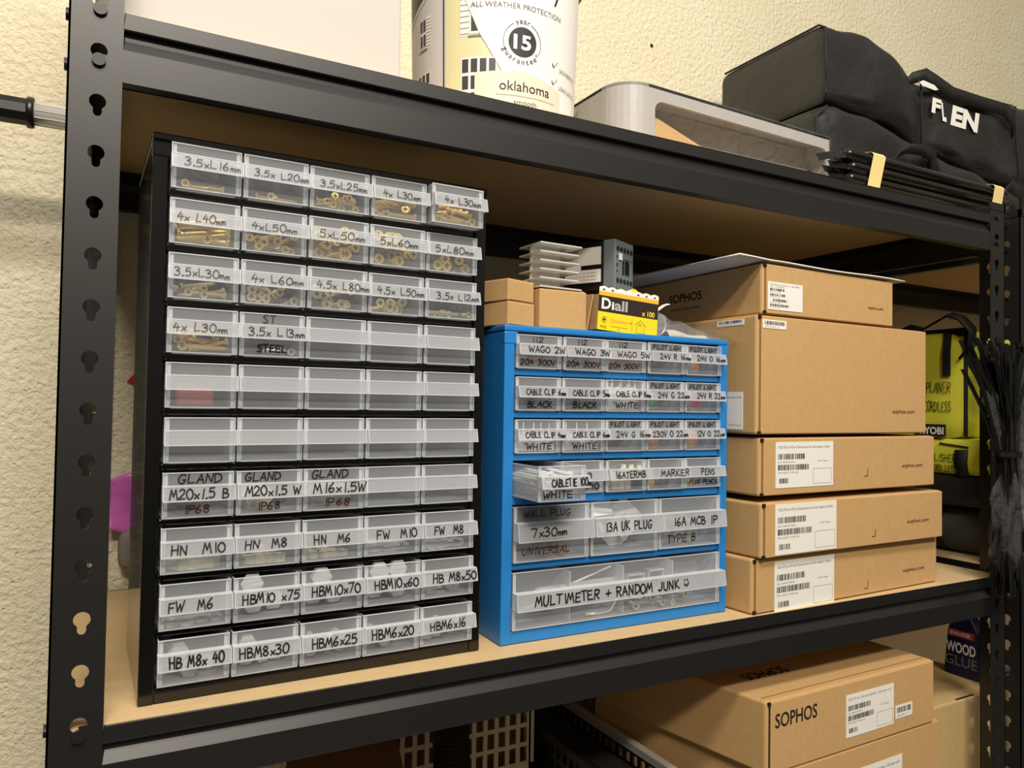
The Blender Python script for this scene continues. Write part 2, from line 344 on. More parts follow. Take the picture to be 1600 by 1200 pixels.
PW = 0.0367
def rack(label, x0, W, levels, top_left, top_right, D=0.45):
    t = thing('shelving_rack', label, 'shelving', (x0, 0, -1.0)); o = 1.0
    for sx_, sy_ in ((0, 0), (1, 0), (0, 1), (1, 1)):
        zt = top_left if sx_ == 0 else top_right
        X = (lambda p: p) if sx_ == 0 else (lambda p: W - p)
        Y = (lambda d: d) if sy_ == 0 else (lambda d: D - d)
        m = MB()
        flange(m, PW, -0.995, zt, 0.0205, lambda p, z, d: (X(p), Y(d), z + o))
        flange(m, PW, -0.995, zt, 0.0205, lambda p, z, d: (X(d), Y(p), z + o))
        u = obj('upright', m, M['steel_black'], t, bevel=0)
        m = MB(); m.box(*sorted((X(-.001), X(PW + .001))), *sorted((Y(-.001), Y(.003))), zt + o - .008, zt + o + .003); m.box(*sorted((X(-.001), X(.003))), *sorted((Y(-.001), Y(PW + .001))), zt + o - .008, zt + o + .003)
        if zt < 0.63: obj('end_cap', m, M['stud'], u)
        obj('foot', MB().box(*sorted((X(-.002), X(PW + .004))), *sorted((Y(-.002), Y(PW + .004))), 0.0, 0.012), M['stud'], u)
    for z in levels:
        for back in (0, 1):
            Y = (lambda y: y + .0002) if back == 0 else (lambda y: D - .0002 - y)
            b = obj('beam', MB().prism(PROF, lambda p, q, s: (s, Y(p), q + z + o), PW + .0005, W - PW - .0005), M['steel_black'], t, bevel=0.0012)
            for ex in (0, 1):
                for k in (0, 1):   # rivets seated in the upright slots
                    m = MB()
                    zc = HZ + PITCH * (round((z - HZ) / PITCH) - k) - .0075
                    cx = 0.0205 if ex == 0 else W - 0.0205
                    m.lathe([(.0048, 0), (.0048, .0030), (.0040, .0036)], 14, 0, Matrix.Translation((cx, Y(-.0030) if back == 0 else Y(-.003), zc + o)) @ Matrix.Rotation((-PI / 2 if back == 0 else PI / 2), 4, 'X') @ Matrix.Diagonal((1, 1, 1, 1)))
                    m.box(min(cx, PW if ex == 0 else W - PW), max(cx, PW if ex == 0 else W - PW), *sorted((Y(.0016), Y(.0030))), zc + o - .006, zc + o + .006)
                    obj('rivet', m, M['stud'], b)
        for ex in (0, 1):
            X = (lambda x: x + .0002) if ex == 0 else (lambda x: W - .0002 - x)
            b = obj('end_beam', MB().prism(PROF, lambda p, q, s: (X(p + .0016), s, q + z + o), PW + .0005, D - PW - .0005), M['steel_black'], t)
            for ey in (0.0205, D - 0.0205):
                for k in (0, 1):
                    m = MB()
                    zc = HZ + PITCH * (round((z - HZ) / PITCH) - k) - .0075
                    m.lathe([(.0048, 0), (.0048, .0030), (.0040, .0036)], 14, 0, Matrix.Translation((X(-.0030), ey, zc + o)) @ Matrix.Rotation((PI / 2 if ex == 0 else -PI / 2), 4, 'Y'))
                    m.box(*sorted((X(.0016), X(.003))), min(ey, PW if ey < .2 else D - PW), max(ey, PW if ey < .2 else D - PW), zc + o - .006, zc + o + .006)
                    obj('rivet', m, M['stud'], b)
        obj('shelf_board', MB().box(.0036, W - .0036, .0036, D - .0036, z - .0103 + o, z - .0006 + o), M['board'], t)
    return t
TOP, LOW = 0.5422, -0.42
rack('black boltless shelving rack carrying the drawer cabinets and the carton stack', 0.0, 1.231, (TOP, 0.0, LOW), 0.640, 0.558)
rack('second black boltless shelving rack joined on at the right, carrying lime bags', 1.2735, 1.231, (TOP, 0.0, LOW), 0.558, 0.558)
# ------------------------------------------------------------------ drawer cabinets
_dm = {}
def drawer_meshes(w, h, d, div):
    k = (w, h, d, div)
    if k in _dm: return _dm[k]
    m = MB(); e = .0007
    m.box(e, w - e, 0, .0012, e, h - e, 0)                              # front panel
    m.box(0, .0011, .0012, d, .0011, h - .0015, 2).box(w - .0011, w, .0012, d, .0011, h - .0015, 2)
    m.box(0, w, .0012, d, 0, .0011, 2).box(.0011, w - .0011, d - .0011, d, .0011, h * .8, 2)
    m.box(0, w, 0, .0012, h - e, h, 1).box(0, w, 0, .0012, 0, e, 1)     # moulded rims
    m.box(0, e, 0, .0012, e, h - e, 1).box(w - e, w, 0, .0012, e, h - e, 1)
    m.box(.0012, .0040, .0014, .0022, .0012, h - .0008, 1).box(w - .0040, w - .0012, .0014, .0022, .0012, h - .0008, 1)
    m.box(0, .0011, .0012, d, h - .0015, h - .0005, 1).box(w - .0011, w, .0012, d, h - .0015, h - .0005, 1)
    m.box(w * .08, w * .92, .004, .010, -.0008, 0, 1)
    for q in range(1, div): m.box(w * q / div - .0006, w * q / div + .0006, .0014, d - .002, .0012, h * .92, 1)
    me = m.mesh('drawer', [M['bin'], M['edge'], M['bin_wall_lit']])
    zt, zb = h * .725, h * .385; pt, pb = -.0072, -.0096; x0, x1 = -.0006, w + .0007
    if h > .05: pt, pb = -.0095, -.0118
    if w > .2: zt, zb = h * .66, h * .36
    l = MB(); tk = .0009
    l.hexa([(x0 + tk, pb, zb + tk), (x1 - tk, pb, zb + tk), (x1 - tk, pb + tk, zb + tk), (x0 + tk, pb + tk, zb + tk), (x0 + tk, pt, zt - tk), (x1 - tk, pt, zt - tk), (x1 - tk, pt + tk, zt - tk), (x0 + tk, pt + tk, zt - tk)], 0)
    l.box(x0, x1, pt, 0, zt - tk, zt, 1)                                # top ledge
    l.box(x0, x1, pb, pb + tk, zb, zb + tk, 1)                          # bottom rim
    for a, b in ((x0, x0 + tk), (x1 - tk, x1)):
        l.hexa([(a, pb, zb + tk), (b, pb, zb + tk), (b, -.0001, zb + tk), (a, -.0001, zb + tk), (a, pt, zt - tk), (b, pt, zt - tk), (b, -.0001, zt - tk), (a, -.0001, zt - tk)], 1)
    ml = l.mesh('label_holder', [M['lip'], M['edge']])
    _dm[k] = (me, ml, (zt, zb, pt, pb)); return _dm[k]
def drawer(parent, u, z, w, h, d, pull, lines, seed, div=1, label=None, bold=1.24):
    me, ml, (zt, zb, pt, pb) = drawer_meshes(w, h, d, div)
    o = link('drawer', me, parent, label); o.location = (u, -pull, z)
    link('label_holder', ml, o)
    if lines:
        rn = random.Random(seed); m = MB()
        for where, s, f0, f1, hh, pen, mi in lines:
            if where == 'lip':
                fn = lambda a, b: (a, pb + (pt - pb) * (b - zb) / (zt - zb) - .0004, b); zz = zb + ((zt - zb) - hh) * .5
            elif where == 'up': fn = lambda a, b: (a, -.0003, b); zz = zt + ((h - zt) - hh) * .5
            else: fn = lambda a, b: (a, -.0003, b); zz = (zb - hh) * .5
            put_hand(m, s, fn, w * f0, zz, w * (f1 - f0), hh, pen * bold, mi, rn)
        obj('handwriting', m, [M['ink'], M['ink_brown']], o)
    return o
def cabinet_frame(parent, W, H, D, shelves, mat_, lip=.010):
    m = MB()
    t = .0118
    m.box(0, t, 0, D, 0, H - .0065).box(W - t, W, 0, D, 0, H - .0065)
    m.box(t, W - t, .0005, D, .0, .0128).box(t, W - t, D - .003, D, .0128, H - .0065)
    for z0, z1 in shelves: m.box(t, W - t, .003, D - .003, z0, z1)
    obj('frame', m, mat_, parent, bevel=.0011)
    m = MB(); m.box(-.0006, W + .0006, -.0006, D, H - .0065, H); m.box(-.0006, .0150, -.0006, .004, H - .0200, H - .0066); m.box(W - .0150, W + .0006, -.0006, .004, H - .0200, H - .0066)
    obj('top_cap', m, mat_, parent, bevel=.0015)
AX, AY, AR, AW, AH, AD = 0.0603, 0.0270, 0.020588, 0.306, 0.4633, 0.166
BX, BY, BR, BW, BH, BD = 0.3906, 0.0346, -0.00678, 0.306, 0.3277, 0.150
U0, UP, DW, DH = 0.0137, 0.0567, 0.0547, 0.0372
def ztop(r): return 0.4562 - 0.04505 * r
cabA = thing('parts_cabinet', 'tall black parts cabinet of fifty clear drawers, left end of the shelf', 'drawer cabinet', (AX, AY, 0), AR)
cabinet_frame(cabA, AW, AH, AD, [(ztop(r + 1) + .0016, ztop(r) - DH - .0009) for r in range(9)], M['gloss_black'])
L1 = lambda s, a=.10, b=.93, h=.0068, p=.00070: [('lip', s, a, b, h, p, 0)]
TA = [[L1('3.5xL16mm', .16, .95), L1('3.5x L20mm', .12, .96, .0062), L1('3.5xL25mm', .12, .90), L1('4x L30mm', .14, .82), L1('4x L30mm', .16, .86)],
 [L1('4x L40mm', .08, .76), L1('4xL50mm', .10, .80), L1('5xL50mm', .12, .88), L1('5xL60mm', .12, .80), L1('5xL80mm', .10, .84)],
 [L1('3.5xL30mm', .06, .84), L1('4x L60mm', .12, .92), L1('4.5x L80mm', .10, .98), L1('4.5x L50mm', .10, .94), L1('3.5x L12mm', .14, .96)],
 [L1('4x L30mm', .06, .82), [('up', 'ST', .34, .54, .0068, .0007, 0), ('lip', '3.5x L13mm', .10, .96, .0070, .0008, 0), ('down', 'STEEL', .26, .72, .0064, .0012, 0)], [], [], []],
 [[]] * 5, [[]] * 5,
 [[('up', 'GLAND', .20, .82, .0074, .0010, 0), ('lip', 'M20x1.5 B', .08, .90, .0080, .0011, 0), ('down', 'IP68', .28, .66, .0064, .0010, 1)],
  [('up', 'GLAND', .12, .66, .0070, .0010, 0), ('lip', 'M20x1.5 W', .10, .94, .0074, .0011, 0), ('down', 'IP68', .30, .66, .0064, .0010, 1)],
  [('up', 'GLAND', .12, .72, .0072, .0010, 0), ('lip', 'M16x1.5W', .12, .98, .0080, .0011, 0), ('down', 'IP68', .32, .76, .0064, .0010, 1)], [], []],
 [L1('HN  M10', .12, .88, .0078, .0010), L1('HN  M8', .12, .76, .0074, .0010), L1('HN  M6', .14, .74, .0074, .0010), L1('FW  M10', .16, .88, .0076, .0010), L1('FW  M8', .16, .72, .0072, .0010)],
 [L1('FW  M6', .10, .72, .0078, .0010), L1('HBM10 x75', .10, .96, .0076, .0011), L1('HBM10x70', .12, .92, .0080, .0011), L1('HBM10x60', .12, .90, .0080, .0011), L1('HB M8x50', .14, .98, .0078, .0011)],
 [L1('HB M8x 40', .14, .90, .0082, .0012), L1('HBM8x30', .08, .82, .0078, .0011), L1('HBM6x25', .14, .88, .0080, .0011), L1('HBM6x20', .10, .84, .0080, .0011), L1('HBM6x16', .12, .80, .0076, .0010)]]
PULLA = [[.004, .004, .003, .004, .014], [.002, .002, .003, .003, .002], [.002, .002, .002, .001, .002], [.004, .002, .001, .000, .001], [.003, .003, .001, .000, .001], [.005, .003, .001, .002, .001], [.004, .006, .004, .001, .001], [.003, .003, .004, .003, .004], [.004, .005, .005, .006, .005], [.003, .004, .005, .005, .004]]
def flat(lines): return ' '.join(' '.join(l[1].split()) for l in lines)
DA = {}
for r in range(10):
    for c in range(5):
        ln = TA[r][c]
        drawer(cabA, U0 + UP * c, ztop(r) - DH, DW, DH, .140, PULLA[r][c], ln, 100 + r * 5 + c, label=('clear drawer marked ' + flat(ln)) if ln else None)
        DA[r, c] = (U0 + UP * c, -PULLA[r][c], ztop(r) - DH)
cabB = thing('parts_cabinet', 'blue parts cabinet of clear drawers marked by hand, between black cabinet and cartons', 'drawer cabinet', (BX, BY, 0), BR)
zr = [.3185, .2745, .2302, .1858]; hB = .0348
cabinet_frame(cabB, BW, BH, BD, [(zr[1] + .0016, zr[0] - hB - .0009), (zr[2] + .0016, zr[1] - hB - .0009), (zr[3] + .0016, zr[2] - hB - .0009), (.1415, zr[3] - hB - .0009), (.0746, .0822)], M['blue'])
P2 = lambda a, b, x0=.10, x1=.9: [('up', a, .10, .86, .0050, .0008, 0), ('lip', b, x0, x1, .0064, .00085, 0)]
CC = lambda a, b: [('lip', a, .14, 1.0, .0058, .00085, 0), ('down', b, .24, .80, .0062, .0010, 0)]
TB = [[[('up', '112', .32, .58, .0056, .0007, 0), ('lip', 'WAGO 2W', .18, .98, .0062, .0009, 0), ('down', '20A 300V', .08, .86, .0056, .0009, 0)],
  [('up', '112', .30, .54, .0056, .0007, 0), ('lip', 'WAGO 3W', .18, .98, .0062, .0009, 0), ('down', '20A 300V', .06, .86, .0056, .0009, 0)],
  [('up', '112', .28, .52, .0056, .0007, 0), ('lip', 'WAGO 5W', .16, .98, .0062, .0008, 0), ('down', '20A 300V', .06, .82, .0056, .0008, 0)],
  P2('PILOT LIGH', '24V R 16mm', .18, 1.0), P2('PILOT LIGHT', '24V O 16mm', .16, .96)],
 [CC('CABLE CLIP 6mm', 'BLACK'), CC('CABLE CLIP 5mm', 'BLACK'), CC('CABLE CLIP 8mm', 'WHITE'), P2('PILOT LIGHT', '24V G 22mm', .16, 1.0), P2('PILOT LIGHT', '24V R 22mm', .18, .98)],
 [CC('CABLE CLIP 4mm', 'WHITE'), CC('CABLE CLIP 6mm', 'WHITE'), P2('PILOT LIGHT', '24V G 16mm', .14, 1.0), P2('PILOT LIGHT', '230V O 22mm', .04, .98), P2('PILOT LIGHT', '12V O 22mm', .18, .98)],
 [[('lip', 'CABLETIE 100m', .18, 1.0, .0074, .0011, 0), ('down', 'WHITE', .10, .72, .0066, .0011, 0)], [('lip', '10 3', .20, .62, .0056, .0009, 0), ('down', 'MICRO', .26, .90, .0056, .0010, 0)],
  L1('16ATERMB', .10, .86, .0070, .0010), L1('MARKER', .22, .98, .0068, .0009), [('lip', 'PENS', .30, .68, .0068, .0009, 0), ('down', 'PLUS PENCIL', .10, .94, .0052, .0009, 0)]]]
TB5 = [[('up', 'WALL PLUG', .12, .74, .0072, .0008, 0), ('lip', '7x30mm', .16, .62, .0088, .0011, 0), ('down', 'UNIVERSAL', .10, .74, .0072, .0009, 1)],
 L1('13A UK PLUG', .12, .80, .0094, .0012), [('lip', '16A MCB 1P', .12, .84, .0090, .0012, 0), ('down', 'TYPE B', .12, .58, .0090, .0010, 0)]]
PULLB = [[.001, .002, .000, .002, .001], [.001, .001, .000, .000, .000], [.001, .002, .001, .000, .000], [.050, .000, .003, .003, .001]]
safe = lambda ln: ('clear drawer marked ' + flat(ln)) if ln and 'WAGO' not in flat(ln) else None
DB = {}
for r in range(4):
    for c in range(5):
        drawer(cabB, U0 - .0006 + UP * c, zr[r] - hB, .0545, hB, .136, PULLB[r][c], TB[r][c], 300 + r * 5 + c, label=safe(TB[r][c]))
        DB[r, c] = (U0 - .0006 + UP * c, -PULLB[r][c], zr[r] - hB)
for c in range(3):
    drawer(cabB, .0130 + .0943 * c, .0828, .0915, .0575, .136, [.002, .003, .002][c], TB5[c], 340 + c, label='wide ' + safe(TB5[c]))
    DB[4, c] = (.0130 + .0943 * c, -.002, .0828)
drawer(cabB, .0128, .0140, .2800, .0590, .136, .002, [('lip', 'MULTIMETER + RANDOM JUNK )', .07, .80, .0098, .0014, 0)], 350, div=4, label='full width clear drawer marked MULTIMETER + RANDOM JUNK with a smiley')
DB[5, 0] = (.0128, -.002, .0140)
def Apos(r, c, u, d, z): 
    a = DA[r, c]; x, y = a[0] + u, a[1] + d
    return (AX + x * math.cos(AR) - y * math.sin(AR), AY + x * math.sin(AR) + y * math.cos(AR), a[2] + z)
def Bpos(r, c, u, d, z):
    a = DB[r, c]; x, y = a[0] + u, a[1] + d
    return (BX + x * math.cos(BR) - y * math.sin(BR), BY + x * math.sin(BR) + y * math.cos(BR), a[2] + z)
# ------------------------------------------------------------------ cartons on the shelf
def barcode(mb, fn, x, y, w, h, rnd, mi=1):
    p = 0
    while p < w:
        b = rnd.choice((.0006, .0009, .0014, .002)); g = rnd.choice((.0006, .0009, .0013))
        if p + b > w: break
        mb.add([fn(x + p, y), fn(x + p + b, y), fn(x + p + b, y + h), fn(x + p, y + h)], [(0, 1, 2, 3)], mi); p += b + g
def sticker(parent, fn, w, h, kind, seed, off=.0004):
    """fn(u,v,n): u right, v up, n out of the face"""
    m = MB(); rn = random.Random(seed)
    m.add([fn(0, 0, 0), fn(w, 0, 0), fn(w, h, 0), fn(0, h, 0), fn(0, 0, off), fn(w, 0, off), fn(w, h, off), fn(0, h, off)], [(4, 5, 6, 7), (0, 1, 5, 4), (1, 2, 6, 5), (2, 3, 7, 6), (3, 0, 4, 7)], 0)
    g = lambda a, b: fn(a, b, off + .00015)
    if kind == 'small':
        barcode(m, g, w * .08, h * .42, w * .84, h * .42, rn); put_text(m, 'S/N 4 0 8 2 1 7', g, w * .1, h * .14, w * .6, h * .14, 2)
    elif kind == 'kit' or kind == 'app':
        put_text(m, 'XGS 87(w)/107(w) Rackmount kit with adapter holder' if kind == 'kit' else 'XGS 107 rev.1 Security Appliance - UK power cord', g, w * .04, h * .86, w * .90, h * .055, 2)
        barcode(m, g, w * .04, h * .62, w * .46, h * .12, rn); put_text(m, 'SKU: XRACKTCHNA', g, w * .04, h * .545, w * .28, h * .035, 2)
        barcode(m, g, w * .04, h * .385, w * .54, h * .12, rn); put_text(m, 'P/N: KSKZ7 YMAY-JR', g, w * .04, h * .315, w * .34, h * .035, 2)
        barcode(m, g, w * .06, h * .10, w * .17, h * .11, rn); put_text(m, 'COO: Taiwan', g, w * .72, h * .55, w * .17, h * .035, 2)
        a, b, c, d, t = w * .64, w * .97, h * .06, h * .40, .0004
        for q in ((a, c, b, c + t), (a, d - t, b, d), (a, c, a + t, d), (b - t, c, b, d)):
            m.add([g(q[0], q[1]), g(q[2], q[1]), g(q[2], q[3]), g(q[0], q[3])], [(0, 1, 2, 3)], 2)
    elif kind == 'codes':
        put_text(m, 'RAM28 interface for 1100-9090', g, w * .06, h * .88, w * .84, h * .05, 2); put_text(m, 'rev.1 Intrusion', g, w * .06, h * .81, w * .4, h * .04, 2)
        for i, q in enumerate((.68, .49, .30, .12)):
            barcode(m, g, w * (.06 if i != 2 else .14), h * q, w * (.40, .46, .42, .56)[i], h * .09, rn); put_text(m, 'SN C011 0TB6', g, w * .06, h * (q - .05), w * .3, h * .025, 2)
    else:
        put_text(m, 'cloud access router', g, w * .30, h * .84, w * .66, h * .05, 2); put_text(m, 'COO Taiwan', g, w * .45, h * .10, w * .5, h * .04, 2)
    return obj('shipping_label', m, [M['label'], M['print'], M['print_grey']], parent, 'white label printed with black barcodes' if kind != 'side' else 'white printed label')
def carton(label, fl, fr, depth, h, z, skew=0.0, group=None, m_='kraft', notch=True, hb=None, name='cardboard_box', gap='kraft_dark'):
    """fl, fr: front bottom corners (x,y); left side may stand skew radians out of square"""
    dx, dy = fr[0] - fl[0], fr[1] - fl[1]; w = math.hypot(dx, dy); a = math.atan2(dy, dx)
    t = thing(name, label, 'box', (fl[0], fl[1], z), a, group)
    sk = math.tan(skew) * depth; W2 = w
    m = MB(); g = .0022
    m.hexa([(0, 0, 0), (w, 0, 0), (w - .002, depth, 0), (-sk, depth, 0), (0, 0, h), (w, 0, h), (w - .002, depth, h), (-sk, depth, h)])
    obj('carton', m, M[m_], t, bevel=.0028)
    f = MB(); f.hexa([(.0063, -.0022, .0010), (w - .0010, -.0022, .0010), (w - .0010, -.0001, .0010), (.0063, -.0001, .0010), (.0063, -.0022, h - .0010), (w - .0010, -.0022, h - .0010), (w - .0010, -.0001, h - .0010), (.0063, -.0001, h - .0010)])
    obj('front_flap', f, M[m_], t, bevel=.0010)
    obj('flap_gap', MB().box(.0044, .0058, -.0008, -.00005, .002, h - .002), M[gap], t)
    for z0 in (.0006, h - .0042): obj('corner_notch', MB().box(.0022, .0062, -.0024, -.00002, z0, z0 + .0036), M['gap'], t)
    fn = lambda u, v, n: (u, -.0024 - n, v)
    fl_ = lambda u, v, n: (-math.tan(skew) * (depth * u) - n - .0002, depth * u, v)      # left side, u as share of depth
    return t, w, fn
def print_on(t, s, fn, x, y, w, h=None, mi='print_soft', bold=0.0, name='printed_lettering'):
    m = MB(); put_text(m, s, fn, x, y, w, h, 0, bold); return obj(name, m, M[mi], t)
def tabmark(t, fn, x, y, s=.010):
    m = MB()
    for q in ((x, y, x + s * .75, y + .0008), (x + s * .75 - .0008, y, x + s * .75, y + s)):
        m.add([fn(q[0], q[1], .0003), fn(q[2], q[1], .0003), fn(q[2], q[3], .0003), fn(q[0], q[3], .0003)], [(0, 1, 2, 3)])
    obj('tab_slit', m, M['gap'], t)
G = 'cartons stacked right of the blue cabinet'
t, w, fn = carton('kraft carton at the bottom of the shelf stack, right corner shaded by the carton above', (.713, .008), (1.092, .021), .27, .0655, 0, .07, G)
sticker(t, lambda u, v, n: fn(u + .037, v - .0035 + .001, n), .112, .066 - .004, 'kit', 1)
print_on(t, 'sophos.com', lambda a, b: fn(a, b, .0003), .298, .0215, .049, .0052); tabmark(t, fn, .212, .008)
t, w, fn = carton('kraft carton second from the bottom of the shelf stack, sticking out furthest right', (.719, .000), (1.085, .008), .27, .0660, .0665, .05, G)
sticker(t, lambda u, v, n: fn(u + .022, v + .003, n), .112, .061, 'kit', 2)
print_on(t, 'sophos.com', lambda a, b: fn(a, b, .0003), .283, .025, .049, .0052); tabmark(t, fn, .206, .012)
t, w, fn = carton('kraft carton third from the bottom, directly under the tall carton', (.7195, .004), (1.072, .012), .27, .0700, .1400, .03, G)
sticker(t, lambda u, v, n: fn(u + .026, v + .009, n), .106, .056, 'kit', 3)
print_on(t, 'sophos.com', lambda a, b: fn(a, b, .0003), .277, .0275, .046, .0052); tabmark(t, fn, .195, .018)
t, w, fn = carton('tall kraft carton, biggest of the shelf stack, small barcode sticker at its top left corner', (.7145, .004), (1.053, .012), .26, .1440, .2140, .02, G)
sticker(t, lambda u, v, n: fn(u + .0075, v + .1280, n), .041, .0105, 'small', 4)
sl = lambda u, v, n: (-.0004 - n - .02 * (.055 - u), .068 - u, v)
sticker(t, lambda u, v, n: sl(u + .005, v + .1330, n), .044, .0075, 'small', 5)
sticker(t, lambda u, v, n: sl(u + .008, v + .005, n), .040, .046, 'side', 6)
print_on(t, 'sophos.com', lambda a, b: fn(a, b, .0003), .261, .0275, .049, .0056)
t, w, fn = carton('flat kraft carton topping the shelf stack, white sheet lying on its lid', (.7245, .006), (.979, .012), .255, .0620, .3595, -.03, G)
sticker(t, lambda u, v, n: fn(u + .0078, v + .006, n), .062, .034, 'codes', 7)
print_on(t, 'sophos.com', lambda a, b: fn(a, b, .0003), .200, .021, .032, .0042)
ls = lambda a, b: (-.0006 + .03 * (.232 - a), .232 - a, b)
print_on(t, 'SOPHOS', ls, .062, .030, .066, .0115, 'print', .012); print_on(t, 'Security made simple.', ls, .066, .019, .060, .0036, 'print_soft')
m = MB(); m.grid(lambda u, v: (-.042 + u * .318, -.005 + v * .262, .0010 + .0035 * max(0, .16 - u) / .16 + .0012 * math.sin(u * 3.0) + .0020 * max(0, v - .75) + .0010 * max(0, .12 - v) / .12 * math.sin(u * 9)), 18, 10)
o = obj('paper_sheet', m, M['label'], None, solid=.0016, smooth=True); o.location = (.7245, .006, .4222); o.rotation_euler = (0, 0, .02)
tag(o, 'white sheet lying over the lid of the topmost carton', 'paper')
# ------------------------------------------------------------------ things standing on the blue cabinet
ZB = BH + .0004
def small_box(label, x, y, z, rz, w, d, h, group, m_='kraft', flap=None):
    t = thing('small_carton', label, 'box', (x, y, z), rz, group)
    obj('carton', MB().box(0, w, 0, d, 0, h), M[m_], t, bevel=.0012)
    obj('tuck_flap', MB().box(.002, w - .002, -.0007, -.0001, .0012, h * .93), M[m_], t, bevel=.0004)
    return t
small_box('small kraft box lying flat on the blue cabinet under its twin', .3965, .0400, ZB, .30, .0405, .060, .0252, 'small kraft boxes on the blue cabinet')
small_box('small kraft box on top of its twin, beside the black cabinet', .3960, .0398, ZB + .0255, .33, .0410, .060, .0232, 'small kraft boxes on the blue cabinet')
t = thing('small_carton', 'square kraft box under the ribbed metal heat sink', 'box', (.4360, .0430, ZB), .01)
obj('carton', MB().box(0, .0605, 0, .062, 0, .0420), M['kraft'], t, bevel=.0012)
m = MB(); m.hexa([(.062, .002, .0), (.0632, .002, 0), (.066, .060, 0), (.0648, .060, 0), (.070, .0015, .0415), (.0712, .0015, .0415), (.072, .060, .0460), (.0708, .060, .0460)])
m.box(.012, .060, .004, .060, .0422, .0434)
obj('lid_flap', m, M['kraft'], t, 'raised side flap and lid', bevel=.0003)
def heat_sink():
    t = thing('heat_sink', 'pale aluminium heat sink with stacked fins on the square kraft box', 'heat sink', (.4375, .0430, ZB + .0436), .05)
    W, D, H, n = .050, .044, .0490, 6
    obj('base_web', MB().box(.0005, W - .0105, .0215, .0250, .0018, H - .0018), M['alu_white'], t, bevel=.0006)
    for k in range(n):
        z = k * (H - .0018) / (n - 1); e = .004 if k in (0, n - 1) else 0
        obj('fin', MB().box(-.001, W + e, 0, D, z, z + .0018), M['alu_white'], t, bevel=.0004)
    m = MB(); m.lathe([(.0016, -.0006), (.0022, -.0002)], 12, 0, Matrix.Translation((W * .55, .010, H - .0016)))
    obj('screw_hole', m, M['zinc'], t)
heat_sink()
def contactor():
    t = thing('contactor', 'grey and black electrical contactor lying on the yellow screw box', 'contactor', (.5400, .0510, ZB + .0515), .44)
    W, H, D = .045, .0575, .070
    obj('rear_body', MB().box(.001, W - .001, .016, D, .001, H - .001), M['black_plastic'], t, bevel=.0010)
    obj('front_housing', MB().box(0, W, 0, .0158, 0, H), M['dev_grey'], t, bevel=.0014)
    for zz, nm in ((H - .0105, 0), (.0105, 1)):
        for k in range(5):
            mm = MB(); mm.lathe([(.0031, -.0004), (.0031, .0004)], 16, 0, Matrix.Translation((.0062 + k * .0082, 0, zz)) @ Matrix.Rotation(PI / 2, 4, 'X'))
            obj('terminal', mm, M['gap'], t)
    obj('slider', MB().box(.0235, .0275, -.0016, 0, .0195, .0350), M['black_plastic'], t)
    obj('slider', MB().box(.0300, .0325, -.0010, 0, .0185, .0345), M['black_plastic'], t)
    obj('slider', MB().box(.0175, .0200, -.0010, 0, .0185, .0345), M['black_plastic'], t)
    obj('front_cover', MB().box(.0185, .040, -.0008, -.0001, .0365, .0425), M['dev_grey'], t, bevel=.0003)
    obj('marking_plate', MB().box(.0085, .0155, -.0012, -.0001, .0345, .0425), M['label'], t)
    m = MB(); put_text(m, 'SIEMENS', lambda a, b: (a, -.0003, b), .0150, .0030, .0170, .0030, 0); obj('printed_lettering', m, M['teal'], t)
    m = MB()
    for z, hh in ((.020, .002), (.026, .004), (.036, .003)): m.box(.0035, .0060, -.0003, .0001, z, z + hh)
    obj('slot', m, M['stud'], t)
    fn = lambda a, b: (-.0006, D - .003 - a, b)
    m = MB(); m.box(-.0004, .0008, .019, D - .003, .0095, .0245).box(-.0004, .0008, .019, D - .003, .0300, .0505).box(-.0004, .0008, .046, D - .003, .0245, .0300)
    for i in range(6): put_text(m, ('3RT2018 1BB41', 'AC-3 400V 7.5kW', 'Ith 22A  690V', 'IEC 60947-4-1', 'NO 13 14', 'G/240312')[i], fn, .002, .0465 - i * .0030, .016, .0014, 1)
    for i in range(3): put_text(m, 'L1 L2 L3 T1 T2 T3 600V', fn, .003, .0200 - i * .0040, .040, .0016, 1)
    m.add([fn(.003, .0475), fn(.007, .0475), fn(.007, .0495), fn(.003, .0495)], [(0, 1, 2, 3)], 1)
    obj('rating_label', m, [M['label'], M['print_grey']], t, 'white rating label with small print')
contactor()
